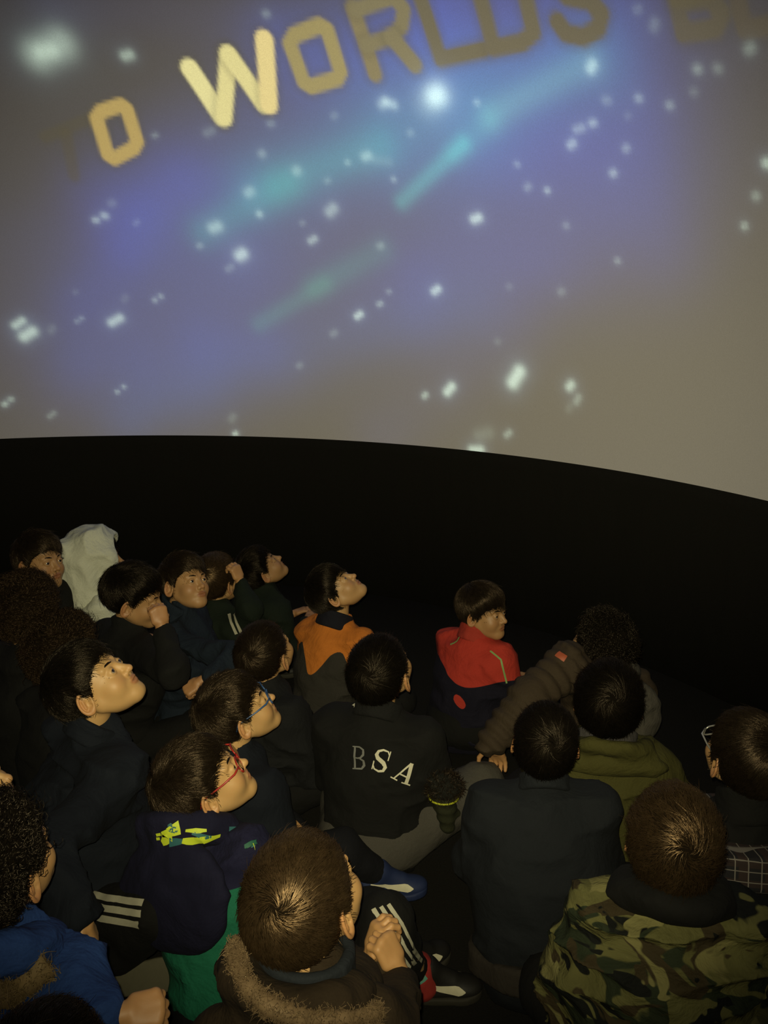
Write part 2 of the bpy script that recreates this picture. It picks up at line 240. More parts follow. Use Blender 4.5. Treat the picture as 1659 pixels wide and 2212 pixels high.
TEXT = [  # polyline on the dome, half width, colour of the light, opacity
 ([(-0.1171, 0.8653, 0.4874), (-0.0388, 0.8572, 0.5136)], .010, (.015,.010,-.004), .5), ([(-0.0849, 0.8667, 0.4916), (-0.0883, 0.8960, 0.4351)], .010, (.015,.008,-.006), .45),
 ([(-0.0328, 0.8581, 0.5125), (-0.0233, 0.8531, 0.5213), (0.0091, 0.8484, 0.5294), (0.0163, 0.8515, 0.5242), (0.0221, 0.8753, 0.4831), (0.0139, 0.8808, 0.4733), (-0.0200, 0.8880, 0.4594), (-0.0281, 0.8848, 0.4651), (-0.0328, 0.8581, 0.5125)], .0118, (.36,.245,.055), 1),
 ([(0.1239, 0.8116, 0.5709), (0.1618, 0.8442, 0.5110)], .0152, (.66,.60,.25), 1), ([(0.1655, 0.8436, 0.5109), (0.1840, 0.7908, 0.5838)], .0140, (.63,.56,.22), 1), ([(0.1854, 0.7905, 0.5838), (0.2290, 0.8203, 0.5240)], .0142, (.63,.56,.22), 1), ([(0.2376, 0.8182, 0.5236), (0.2404, 0.7660, 0.5962)], .0150, (.66,.53,.20), 1),
 ([(0.2768, 0.7592, 0.5891), (0.2851, 0.7495, 0.5975), (0.3207, 0.7297, 0.6038), (0.3314, 0.7297, 0.5981), (0.3471, 0.7573, 0.5532), (0.3420, 0.7648, 0.5460), (0.3034, 0.7848, 0.5404), (0.2929, 0.7846, 0.5465), (0.2768, 0.7592, 0.5891)], .0122, (.24,.19,.055), 1),
 ([(0.3674, 0.6978, 0.6149), (0.3961, 0.7385, 0.5456)], .0122, (.14,.11,.04), 1), ([(0.3723, 0.6965, 0.6134), (0.4208, 0.6638, 0.6183), (0.4340, 0.6678, 0.6046), (0.4320, 0.6821, 0.5900), (0.4213, 0.6961, 0.5813), (0.3851, 0.7204, 0.5768)], .0115, (.12,.10,.04), 1), ([(0.4188, 0.6981, 0.5808), (0.4502, 0.7044, 0.5487)], .0125, (.12,.10,.04), 1),
 ([(0.4465, 0.6386, 0.6268), (0.4836, 0.6813, 0.5496), (0.5341, 0.6419, 0.5502)], .0118, (.055,.046,.022), 1),
 ([(0.5152, 0.5910, 0.6208), (0.5470, 0.6316, 0.5495), (0.5788, 0.6037, 0.5482), (0.5893, 0.5872, 0.5548), (0.5698, 0.5607, 0.6008), (0.5547, 0.5634, 0.6123), (0.5159, 0.5962, 0.6151)], .0122, (.05,.041,.020), 1),
 ([(0.6424, 0.4964, 0.5839), (0.6316, 0.4967, 0.5953), (0.6110, 0.5195, 0.5973), (0.6069, 0.5332, 0.5894), (0.6178, 0.5342, 0.5770), (0.6408, 0.5175, 0.5670), (0.6538, 0.5160, 0.5534), (0.6539, 0.5281, 0.5419), (0.6414, 0.5466, 0.5384), (0.6232, 0.5598, 0.5461), (0.6126, 0.5591, 0.5586)], .0122, (.04,.032,.016), 1),
 ([(0.6962, 0.4268, 0.5772), (0.7274, 0.4526, 0.5157), (0.7496, 0.4206, 0.5110), (0.7505, 0.4071, 0.5206), (0.7383, 0.4095, 0.5360), (0.7151, 0.4428, 0.5409)], .0115, (.03,.022,.004), .8), ([(0.7136, 0.4396, 0.5455), (0.7349, 0.4080, 0.5417), (0.7289, 0.3963, 0.5583), (0.6967, 0.4281, 0.5756)], .0115, (.03,.022,.004), .8),
 ([(0.7417, 0.3762, 0.5553), (0.7692, 0.3938, 0.5032), (0.7887, 0.3619, 0.4969)], .011, (.026,.016,.002), .7)]
def build_dome():
    az0, az1 = -30.0, 205.0     # the arc round the camera's gaze is meshed finely
    fine = np.arange(20, 140, .27); rest = np.arange(140, 380, 3.0)
    az = np.radians(np.concatenate([fine, rest])); el = np.radians(np.concatenate([np.arange(0, 56, .26), np.arange(56, 90.1, 2.0)]))
    AZ, EL = np.meshgrid(az, el, indexing='ij')
    D = np.stack([np.cos(EL) * np.cos(AZ), np.cos(EL) * np.sin(AZ), np.sin(EL)], -1).reshape(-1, 3)
    na, ne = AZ.shape; i = np.arange(na)[:, None]; j = np.arange(ne - 1)[None]; i2 = (i + 1) % na
    Q = np.stack([i * ne + j, i * ne + j + 1, i2 * ne + j + 1, i2 * ne + j], -1).reshape(-1, 4)
    def seg(a, b):
        a = np.array(a); b = np.array(b); ab = b - a; t = np.clip(((D - a) @ ab) / (ab @ ab + 1e-12), 0, 1)
        return np.linalg.norm(D - a - t[:, None] * ab, axis=1)
    col = np.zeros((len(D), 3)) + np.array([.004, .004, .009])
    wob = 1 + .5 * vnoise((D * 4).astype(np.float32)) + .35 * vnoise((D * 11).astype(np.float32))
    for a, b, r, c in BANDS: col += np.exp(-(seg(a, b) / r) ** 2.0 * 1.1)[:, None] * np.array(c) * wob[:, None]
    # a dim field of faint stars goes on all over the dome
    for pl, r, c, op in TEXT:
        d = np.min([seg(p, q) for p, q in zip(pl[:-1], pl[1:])], axis=0)
        sh = d + .004; m = np.clip((r * .92 + .003 - d) / .0065, 0, 1); m = (m * m * (3 - 2 * m) * op)[:, None]
        dk = np.clip((r + .011 - d) / .009, 0, 1)[:, None] * .25 * op
        col = col * (1 - dk); col = col * (1 - m) + np.array(c) * m
    for a, b, r, s in STARS:
        k = np.exp(-(seg(a, b) / (r * .64)) ** 2.2)[:, None] * s * .82
        halo = np.exp(-(seg(a, b) / (r * 1.5)) ** 2)[:, None] * s * .12
        col += k * np.array([.62, .80, .60]) + halo * np.array([.35, .55, .75])
    col = np.maximum(col, 0)
    me = np_mesh('ceiling', D * DR, Q)
    ca = me.color_attributes.new('picture', 'FLOAT_COLOR', 'POINT'); ca.data.foreach_set('color', np.c_[col, np.ones(len(col))].astype(np.float32).ravel())
    m, nt, p = mat('projection_screen_cloth'); m.cycles.emission_sampling = 'NONE'; v = ocoord(nt)
    g = noise(nt, 260, 2, .7, v)
    nt.links.new(mixc(nt, g, (.56, .53, .50), (.74, .71, .67)), p.inputs['Base Color']); p.inputs['Roughness'].default_value = .95; p.inputs['Specular IOR Level'].default_value = .05
    at = node(nt, 'ShaderNodeAttribute', attribute_name='picture')
    gm = node(nt, 'ShaderNodeMapRange'); gm.inputs[3].default_value = .82; gm.inputs[4].default_value = 1.18; gm.inputs[1].default_value = .25; gm.inputs[2].default_value = .75; nt.links.new(g, gm.inputs[0])
    nt.links.new(at.outputs['Color'], p.inputs['Emission Color']); nt.links.new(gm.outputs[0], p.inputs['Emission Strength'])
    o = link('ceiling', me, m, None, tuple(DC)); o['kind'] = 'structure'; o['label'] = 'projection dome showing a blue star field and title letters'
build_dome()
def build_skirt():
    n = 160; V = []; Q = []
    prof = [(3.012, .853), (3.03, .853), (3.05, .80), (3.05, 0.0), (2.998, 0.0), (2.996, .80), (2.995, .846), (3.012, .853)]
    for i in range(n):
        a = 2 * math.pi * i / n
        for r, z in prof[:-1]: V.append((r * math.cos(a), r * math.sin(a), z))
    k = len(prof) - 1
    for i in range(n):
        for j in range(k): Q.append((i * k + j, i * k + (j + 1) % k, ((i + 1) % n) * k + (j + 1) % k, ((i + 1) % n) * k + j))
    me = np_mesh('wall_front', V, [q[::-1] for q in Q])
    m, nt, p = mat('black_blackout_cloth'); b = mixc(nt, noise(nt, 300, 2, .6, ocoord(nt)), (.008, .0075, .006), (.018, .017, .014))
    nt.links.new(b, p.inputs['Base Color']); p.inputs['Roughness'].default_value = .95; p.inputs['Specular IOR Level'].default_value = .1
    bump(nt, p, noise(nt, 5, 3, .5, ocoord(nt, (1, 1, .3))), .4, .03)
    o = link('wall_front', me, m, None, (DC[0], DC[1], 0)); o['kind'] = 'structure'
    n = 96; V = [(3.1 * math.cos(2 * math.pi * i / n), 3.1 * math.sin(2 * math.pi * i / n), z) for z in (0, -.04) for i in range(n)]
    F = [tuple(range(n)), tuple(range(2 * n - 1, n - 1, -1))] + [(i, n + i, n + (i + 1) % n, (i + 1) % n) for i in range(n)]
    me = py_mesh('floor', V, F, False)
    m, nt, p = mat('dark_floor_carpet'); b = mixc(nt, noise(nt, 200, 3, .6, ocoord(nt)), (.006, .0055, .005), (.017, .016, .014))
    nt.links.new(b, p.inputs['Base Color']); p.inputs['Roughness'].default_value = 1; p.inputs['Specular IOR Level'].default_value = .1
    bump(nt, p, noise(nt, 400, 2, .6, ocoord(nt)), .5, .003)
    o = link('floor', me, m, None, (DC[0], DC[1], 0)); o['kind'] = 'structure'
build_skirt()

# ------------------------------------------------------------------ heads, hands, shoes (built once, then posed)
EYE = .0305
def skull(P):
    d = ell(P, (0, -.012, .030), (.072, .092, .083))
    d = smin(d, ell(P, (0, .030, -.030), (.057, .055, .072)), .03)
    d = smin(d, rc(P, (0, .030, -.058), (0, .064, -.086), .040, .019), .03)
    ax = P.copy(); ax[:, 0] = np.abs(ax[:, 0])
    d = smin(d, rc(ax, (.046, .0, -.045), (.012, .066, -.086), .018, .014), .03)
    d = smin(d, sph(ax, (.032, .053, -.034), .029), .018)
    return d
def face(P):
    ax = P.copy(); ax[:, 0] = np.abs(ax[:, 0])
    d = skull(P)
    d = smin(d, rc(ax, (.014, .078, .019), (.042, .066, .020), .008, .007), .012)
    d = smax(d, -ell(ax, (EYE, .092, .001), (.017, .014, .0125)), .012)
    d = smin(d, rc(P, (0, .079, .010), (0, .099, -.024), .0065, .0095), .011)
    d = smin(d, sph(P, (0, .102, -.027), .0088), .006)
    d = smin(d, sph(ax, (.0105, .090, -.031), .0078), .006)
    d = smax(d, -sph(ax, (.0055, .0965, -.0385), .0032), .003)
    d = smin(d, ell(P, (0, .076, -.055), (.026, .015, .017)), .012)
    d = smin(d, ell(P, (0, .0885, -.0515), (.0195, .0055, .0048)), .004)
    d = smin(d, ell(P, (0, .0865, -.0625), (.0165, .006, .0056)), .004)
    d = smax(d, -ell(P, (0, .0945, -.0568), (.018, .007, .0018)), .002)
    d = smin(d, sph(P, (0, .074, -.086), .0135), .014)
    # eyelids round the eyeball
    e = sph(ax, (EYE, .0725, 0), .0148); e = smax(e, -ell(ax, (EYE, .0885, -.0008), (.0125, .012, .0060)), .002)
    d = smin(d, e, .004)
    # ears: tilted plate with rim, hollow and lobe
    c, s = math.cos(.42), math.sin(.42); q = ax - A3((.073, -.012, -.010))
    x = q[:, 0] * c - q[:, 1] * -s; y = -q[:, 0] * s + q[:, 1] * c
    q = np.stack([q[:, 0] * c + q[:, 1] * s, -q[:, 0] * s + q[:, 1] * c + q[:, 2] * -.18, q[:, 2]], 1)
    y2 = q[:, 1]; rim = np.sqrt((np.sqrt((y2 / .0175) ** 2 + (q[:, 2] / .0275) ** 2) - 1) ** 2 * .0175 ** 2 + (q[:, 0] - .010) ** 2) - .0036
    ear = ell(q, (.004, 0, 0), (.0055, .0165, .027)); ear = smin(ear, rim, .003)
    ear = smax(ear, -ell(q, (.011, .003, -.004), (.0065, .0085, .012)), .003)
    ear = smin(ear, ell(q, (.008, .004, -.025), (.0048, .0085, .009)), .004)
    ear = smin(ear, rc(q, (.0085, -.006, -.010), (.009, -.004, .013), .0032, .0030), .003)
    ear = smin(ear, sph(q, (.007, .013, -.006), .0042), .003)
    return smin(d, ear, .005)
HEADS = {}
def head_mesh(pitch, h):
    pq = min((-12, 8, 26, 44), key=lambda v: abs(v - pitch)); key = (pq, h)
    if key not in HEADS:
        a = math.radians(-pq); R = lambda v: (v[0], v[1] * math.cos(a) - v[2] * math.sin(a), v[1] * math.sin(a) + v[2] * math.cos(a))
        nb = R((0, -.035, -.155)); base = np.array(nb) + np.array((0, -.02, -.02)) * (1 if pq > 0 else 0)
        def fn(P):
            d = face(P); n = rc(P, (0, -.022, -.030), base, .043, .046)
            n = smin(n, rc(P, base * .75 + np.array((0, .035, -.07)) * .25, base, .03, .045), .02)
            return smin(d, n, .014)
        V, Q = mesh_sdf(fn, (-.11, -.15, -.24), (.11, .125, .13), h)
        lip = np.clip(1.2 - np.sqrt((V[:, 0] / .021) ** 2 + ((V[:, 2] + .057) / .0125) ** 2), 0, .3) / .3 * (V[:, 1] > .074)
        red = np.clip(1 - np.sqrt(((np.abs(V[:, 0]) - .04) / .03) ** 2 + ((V[:, 2] + .03) / .025) ** 2), 0, 1) * (V[:, 1] > .02) * .3
        red = np.maximum(red, np.clip((np.abs(V[:, 0]) - .076) / .01, 0, 1) * .45)
        red = np.maximum(red, np.clip(1 - nrm(V - np.array((0, .104, -.027))) / .016, 0, 1) * .4)
        HEADS[key] = (V, Q, lip, red)
    return HEADS[key]
def hand_fn(curl, spread, thumb):
    prims = [((0, -.02, 0), (0, .012, 0), .019, .021), ((-.020, .020, 0), (-.023, .058, 0), .0125, .0105), ((-.007, .02, 0), (-.008, .064, .001), .0135, .011), ((.008, .02, 0), (.008, .064, .001), .0135, .011), ((.02, .02, 0), (.022, .06, 0), .0135, .0108)]
    F = []
    for k, (x, L) in enumerate(((-.0245, .050), (-.0085, .062), (.0080, .066), (.0235, .060))):
        p = np.array([x, .060 if 0 < k < 3 else .056, 0.]); sp = (k - 1.5) * spread; a = 0.; pts = [p]
        for sgm, fr in ((0, .44), (1, .31), (2, .25)):
            a += curl[k] * (.9, 1.15, .8)[sgm]; dv = np.array([math.sin(sp) * math.cos(a), math.cos(sp) * math.cos(a), -math.sin(a)])
            p = p + dv * L * fr; pts.append(p)
        F.append(pts)
    a = thumb; t0 = np.array([.018, .004, -.004]); t1 = t0 + np.array([.024, .020, -.010]); t2 = t1 + .026 * np.array([math.cos(a) * .7, .7, -math.sin(a) * .9]) ; t3 = t2 + .022 * np.array([math.cos(a) * .2, .85, -math.sin(a)])
    if thumb == 1.0: t1 = t0 + np.array([.014, .022, -.016]); t2 = t1 + np.array([-.006, .016, -.018]); t3 = t2 + np.array([-.019, .001, -.006])
    def fn(P):
        d = None
        for a_, b_, r1, r2 in prims:
            x = rc(P, a_, b_, r1, r2); d = x if d is None else smin(d, x, .010)
        d = smin(d, rc(P, (0, -.055, 0), (0, -.01, 0), .0195, .019), .012)
        for pts in F:
            f = smin(rc(P, pts[0], pts[1], .0088, .0080), smin(rc(P, pts[1], pts[2], .0082, .0073), rc(P, pts[2], pts[3], .0073, .0062), .002), .002)
            d = smin(d, f, .004)
        f = smin(rc(P, t0, t1, .0125, .0095), smin(rc(P, t1, t2, .0095, .0083), rc(P, t2, t3, .0084, .0068), .002), .003)
        return smin(d, f, .006)
    return fn
HANDDEF = {'relaxed': ((.35, .38, .4, .3), .10, .5), 'fist': ((1.25, 1.3, 1.3, 1.2), .02, 1.0), 'flat': ((.06, .04, .05, .05), .20, .1), 'point': ((1.1, 1.0, .9, .05), .06, .5), 'clasp': ((.95, .9, .9, .85), .05, 1.0)}
HANDS = {}
def hand_mesh(kind, h):
    if (kind, h) not in HANDS: HANDS[kind, h] = mesh_sdf(hand_fn(*HANDDEF[kind]), (-.06, -.07, -.085), (.085, .145, .05), h)
    return HANDS[kind, h]
def shoe_meshes():
    def upper(P):
        d = rc(P, (0, -.070, .040), (0, .060, .028), .036, .032); d = smin(d, ell(P, (0, .085, .030), (.037, .045, .026)), .02)
        d = smin(d, rc(P, (0, -.055, .05), (0, -.03, .095), .034, .036), .02); d = smin(d, rc(P, (0, -.02, .085), (0, .04, .055), .028, .024), .02)
        d = smax(d, .016 - P[:, 2], .004); return smax(d, -rc(P, (0, -.042, .085), (0, -.045, .16), .027, .03), .006)
    def sole(P):
        q = P.copy(); q[:, 2] = 0
        d = smin(rc(q, (0, -.072, 0), (.002, .075, 0), .036, .043), rc(q, (0, .07, 0), (.002, .095, 0), .042, .034), .01)
        z = np.maximum(P[:, 2] - .024 - .006 * np.clip((P[:, 1] - .06) / .06, 0, 1), .002 - P[:, 2]); return smax(d, z, .006)
    out = []
    for f in (upper, sole):
        V, Q = mesh_sdf(f, (-.06, -.13, -.01), (.06, .15, .15), .0045); out.append((V, Q))
    # lace bars across the instep, and the curved side flash
    V = []; F = []
    for k in range(5):
        y = -.012 + k * .0155; z = .098 - k * .0105; v, f = tube([(-.022, y, z - .012), (-.012, y + .002, z), (0, y + .003, z + .004), (.012, y + .002, z), (.022, y, z - .012)], [.0028] * 5, 6)
        F += [tuple(i + len(V) for i in q) for q in f]; V += list(v)
    return [np_mesh('shoe', *out[0]), np_mesh('sole', *out[1]), py_mesh('laces', V, F)], out[0]
SHOE, SHOE_GEO = shoe_meshes()
SHOE_BVH = BVHTree.FromPolygons([tuple(v) for v in SHOE_GEO[0].tolist()], SHOE_GEO[1].tolist())
def decal_mesh(bvh, strokes, off=.0018, cols=4, step=.006, along=None):
    """strokes: list of (points, widths); strips of cloth print or tape laid on a surface"""
    V = []; F = []
    for pts, ws in strokes:
        pts = [Vector(p) for p in pts]; ws = ws if hasattr(ws, '__len__') else [ws] * len(pts)
        P = []; W = []
        for a, b, wa, wb in zip(pts[:-1], pts[1:], ws[:-1], ws[1:]):
            n = max(1, int((b - a).length / step))
            for i in range(n): P.append(a.lerp(b, i / n)); W.append(wa + (wb - wa) * i / n)
        P.append(pts[-1]); W.append(ws[-1]); base = len(V)
        if along is not None:
            dv = Vector(along)
            for i, p in enumerate(P):
                h0 = bvh.ray_cast(p - dv * .7, dv)[0]
                if h0: P[i] = h0
        for i, p in enumerate(P):
            hit, nn, _, _ = bvh.find_nearest(p); d = (P[min(i + 1, len(P) - 1)] - P[max(i - 1, 0)]).normalized(); s = d.cross(nn)
            s = s.normalized() if s.length > 1e-6 else Vector((1, 0, 0))
            for k in range(cols + 1):
                q = hit + s * W[i] * (k / cols - .5); h2, n2, _, _ = bvh.find_nearest(q); n2 = n2 if n2.dot(nn) > 0 else nn
                V.append(h2 + n2 * off)
        for i in range(len(P) - 1):
            for k in range(cols): a = base + i * (cols + 1) + k; F.append((a, a + 1, a + cols + 2, a + cols + 1))
    return py_mesh('decal', V, F)
def swoosh_mesh(side):
    pts = []; ws = []
    for t in np.linspace(0, 1, 15):
        y = .078 - .140 * t; z = .046 + .030 * t - .006 * math.sin(t * 3.1); pts.append((side * .045, y, z)); ws.append(.003 + .030 * min(1, t / .16) * max(0, 1 - t) ** 1.15)
    return decal_mesh(SHOE_BVH, [(pts, ws)], .0012, 4, .02)
SWOOSH = [swoosh_mesh(1), swoosh_mesh(-1)]

# ------------------------------------------------------------------ hair
HLY = np.array([-.13, -.085, -.06, -.035, -.018, -.004, .008, .030, .055, .085, .12])
HLZ = {'short': np.array([-.072, -.070, -.060, -.022, .014, .014, -.006, .028, .048, .060, .064]),
       'medium': np.array([-.070, -.068, -.060, -.030, .006, .006, -.016, .018, .040, .050, .054]),
       'bowl': np.array([-.092, -.090, -.082, -.062, -.034, -.024, -.018, .010, .030, .037, .040]),
       'crown': np.array([-.075, -.072, -.064, -.034, .004, .002, -.016, .014, .034, .044, .048]),
       'curly': np.array([-.075, -.074, -.066, -.032, .012, .016, .004, .020, .046, .056, .060])}
STY = {  # cap thickness, strands, steps, length, lift, strand radius, whorl, swirl, sag, mess
 'short': (.009, 5200, 4, .034, .006, .00065, (.012, -.066, .085), .9, .1, .25),
 'medium': (.014, 5200, 5, .062, .008, .00075, (.010, -.062, .088), .7, .35, .45),
 'bowl': (.015, 4200, 5, .085, .006, .00075, (.008, -.045, .098), .4, .6, .22),
 'crown': (.015, 8500, 5, .070, .006, .00082, (.022, -.062, .088), .85, .3, .22),
 'curly': (.022, 2300, 10, .034, .012, .0012, (0, -.05, .095), .5, .1, 1.0)}
HAIR = {}
def hair_mesh(style):
    if style in HAIR: return HAIR[style]
    T, N, K, LEN, LIFT, RAD, WH, SW, SAG, MESS = STY[style]; hz = HLZ[style]; r = np.random.default_rng(sum(map(ord, style)))
    def cap(P):
        zh = np.interp(P[:, 1], HLY, hz).astype(np.float32)
        t = .0035 + T * np.clip((P[:, 2] - zh) / .06, 0, 1) ** .7
        n = vnoise(P * 70 if style == 'curly' else P * 45) * (.014 if style == 'curly' else .006)
        return smax(skull(P) - t + n, (zh - P[:, 2]) * .8 + vnoise(P * 130) * .007 + vnoise(P * A3((160, 40, 40))) * .012 * (P[:, 1] > .03), .005)
    V, Q = mesh_sdf(cap, (-.125, -.15, -.13), (.125, .13, .16), .004)
    def grad(P):
        e = .002; g = np.stack([cap2(P + A3(v)) - cap2(P - A3(v)) for v in ((e, 0, 0), (0, e, 0), (0, 0, e))], 1); return g / (nrm(g)[:, None] + 1e-6)
    def cap2(P):
        zh = np.interp(P[:, 1], HLY, hz).astype(np.float32); return skull(P) - .005 - T * np.clip((P[:, 2] - zh) / .06, 0, 1) ** .7
    inner = V[:, 2] > np.interp(V[:, 1], HLY, hz) + .002
    out = np.abs(skull(V.astype(np.float32))) > .002
    keep = r.random(len(V)) < np.where(V[:, 1] > .03, np.clip((V[:, 2] - np.interp(V[:, 1], HLY, hz)) / .045, .12, 1), 1)
    cand = np.argwhere(inner & out & keep)[:, 0]; root = V[r.choice(cand, N)] + r.normal(0, .002, (N, 3)); p = root.astype(np.float32)
    wv = A3(WH); ln = LEN * r.uniform(.55, 1.15, N); lift = LIFT * r.uniform(.1, 1.3, N) ** 1.3; ph = r.uniform(0, 6.28, N); jit = r.normal(0, MESS, N)
    lift *= 1 + 1.2 * (r.random(N) < .04)
    above = np.clip((p[:, 2] - np.interp(p[:, 1], HLY, hz) + .012) / .05, .35, 1); back = p[:, 1] < .02; ln = np.where(back, ln * above, ln)
    marg = np.where(p[:, 1] > .035, r.uniform(.002, .024, N), r.uniform(.001, .007, N)) * (1.0 if style != 'curly' else .5)
    path = []; dirs = []
    cl = vnoise(p * 40) * 2.2 * MESS
    for k in range(K + 1):
        t = k / K; g = grad(p); d = cap2(p); tgt = .0005 + lift * t ** 1.3 + (.004 * np.sin(ph) if style == 'curly' else 0)
        p = p - g * (d - tgt)[:, None]; g = grad(p)
        q = p.copy(); 
        if style == 'curly':
            f0 = p - wv; f0 -= g * (f0 * g).sum(1)[:, None]; f0 /= nrm(f0)[:, None] + 1e-6; s = np.cross(g, f0); a = ph + t * 13
            q = p + .0062 * (np.cos(a)[:, None] * g * .8 + np.sin(a)[:, None] * s)
        path.append(q); f = p - wv; f -= g * (f * g).sum(1)[:, None]; dist = nrm(f); f /= dist[:, None] + 1e-6
        s = np.cross(g, f); sw = SW * np.exp(-dist / .05) + jit * .6 + cl; f = f * np.cos(sw)[:, None] + s * np.sin(sw)[:, None]
        f[:, 2] -= SAG * t; f -= g * (f * g).sum(1)[:, None] * .9; f /= nrm(f)[:, None] + 1e-6; st = np.clip((p[:, 2] - np.interp(p[:, 1], HLY, hz) + marg) / .008, .02, 1); p = (p + f * (ln / K * st)[:, None]).astype(np.float32)
    path = np.array(path)  # K+1,N,3
    up = grad(root.astype(np.float32)); allV = []; 
    for k in range(K + 1):
        d = path[min(k + 1, K)] - path[max(k - 1, 0)]; d /= nrm(d)[:, None] + 1e-6; s = np.cross(d, up); s /= nrm(s)[:, None] + 1e-6; u = np.cross(s, d)
        rad = RAD * (1 - .75 * (k / K) ** 1.5)
        allV.append(np.stack([path[k] + rad * (math.cos(a) * s + math.sin(a) * u) for a in (1.57, 3.67, 5.76)], 1))
    SV = np.stack(allV, 1).reshape(-1, 3); n0 = len(V)
    b = (np.arange(N) * (K + 1) * 3)[:, None, None]; kk = (np.arange(K) * 3)[None, :, None]; m = np.arange(3)[None, None, :]; m2 = (m + 1) % 3
    SQ = np.stack([b + kk + m, b + kk + m2, b + kk + 3 + m2, b + kk + 3 + m], -1).reshape(-1, 4) + n0
    me = np_mesh('hair_' + style, np.concatenate([V, SV]), np.concatenate([Q, SQ])); me.polygons.foreach_set('material_index', np.concatenate([np.zeros(len(Q), np.int32), np.ones(len(SQ), np.int32)])); HAIR[style] = me; return me
def fur_mesh(centers, normals, n, length, rad, sd=1):
    """tufts of short pile standing along a trim"""
    r = np.random.default_rng(sd); centers = np.asarray(centers); normals = np.asarray(normals); i = r.integers(0, len(centers), n)
    K = 3; d = normals[i] + r.normal(0, .55, (n, 3)); d /= nrm(d)[:, None]; g = r.normal(0, .5, (n, 3)) + np.array((0, 0, -.5)); p = centers[i] + r.normal(0, .004, (n, 3)); L = length * r.uniform(.5, 1.2, n)
    SV = []
    for k in range(K + 1):
        s = np.cross(d, g); s /= nrm(s)[:, None] + 1e-6; u = np.cross(s, d); rr = rad * (1 - .8 * k / K)
        SV.append(np.stack([p + rr * (math.cos(a) * s + math.sin(a) * u) for a in (0, 2.09, 4.19)], 1)); p = p + d * (L / K)[:, None]; d = d + g * .35; d /= nrm(d)[:, None]
    V = np.stack(SV, 1).reshape(-1, 3); b = (np.arange(n) * (K + 1) * 3)[:, None, None]; kk = (np.arange(K) * 3)[None, :, None]; m = np.arange(3)[None, None, :]; m2 = (m + 1) % 3
    return np_mesh('fur', V, np.stack([b + kk + m, b + kk + m2, b + kk + 3 + m2, b + kk + 3 + m], -1).reshape(-1, 4))

# ------------------------------------------------------------------ eyes, eyebrows
def eye_mesh():
    V = []; F = []; mi = []; rings = [0, .18, .30, .44, .62, .9, 1.3, 1.8, 2.4, 2.9]; n = 16; R = .0122
    V.append((0, R, 0))
    for a in rings[1:]:
        bulge = 1.0 + .05 * max(0, 1 - a / .5)
        for k in range(n): b = 2 * math.pi * k / n; V.append((R * math.sin(a) * math.cos(b), R * math.cos(a) * bulge, R * math.sin(a) * math.sin(b)))
    for k in range(n): F.append((0, 1 + (k + 1) % n, 1 + k)); mi.append(2)
    for i in range(len(rings) - 2):
        for k in range(n):
            a = 1 + i * n + k; b = 1 + i * n + (k + 1) % n; F.append((a, b, b + n, a + n)); mi.append(2 if i < 0 else (1 if i < 3 else 0))
    me = py_mesh('eye', V, F); me.polygons.foreach_set('material_index', mi); return me
EYEM = eye_mesh()
def gloss(name, col):
    m, nt, p = mat(name); nt.links.new(mixc(nt, noise(nt, 300, 2, .5, ocoord(nt)), tuple(c * .8 for c in col), col), p.inputs['Base Color']); p.inputs['Roughness'].default_value = .14; p.inputs['Specular IOR Level'].default_value = .8; p.inputs['Coat Weight'].default_value = .8; p.inputs['Coat Roughness'].default_value = .12; return m
EYEMATS = [gloss('eye_white', (.30, .25, .20)), gloss('brown_iris', (.016, .008, .004)), gloss('pupil', (.004, .004, .004))]
def brow_mesh():
    V = []; F = []
    for sx in (1,):
        pts = [(sx * x, y, z) for x, y, z in ((.013, .0855, .019), (.022, .0840, .0225), (.033, .0785, .0235), (.044, .0700, .0200))]
        v, f = tube(pts, [.0026, .0032, .0028, .001], 6); F += [tuple(i + len(V) for i in q) for q in f]; V += list(v)
    return py_mesh('eyebrow', V, F)
BROW = brow_mesh()

SKIN = {'a': skinmat('skin_warm', (.46, .265, .11)), 'b': skinmat('skin_tan', (.39, .215, .09)), 'c': skinmat('skin_light', (.52, .31, .125))}
HMAT = {'black': hairmat('hair_black', (.02, .015, .01), .33, .5, (.015, .0118, .0085)), 'dark': hairmat('hair_dark_brown', (.03, .02, .01), .32, .5, (.036, .025, .0155)), 'brown': hairmat('hair_brown', (.1, .07, .04), .30, .5, (.088, .056, .028)), 'curl': hairmat('hair_brown_curls', (.05, .03, .02), .45, .4, (.032, .020, .011))}
CAPM = {'black': hairmat('hair_roots_black', (.004, .003, .0022), .85, .08), 'dark': hairmat('hair_roots_dark', (.007, .0048, .003), .85, .08), 'brown': hairmat('hair_roots_brown', (.0065, .0042, .0025), .85, .08), 'curl': hairmat('hair_roots_curls', (.006, .004, .0024), .85, .08)}
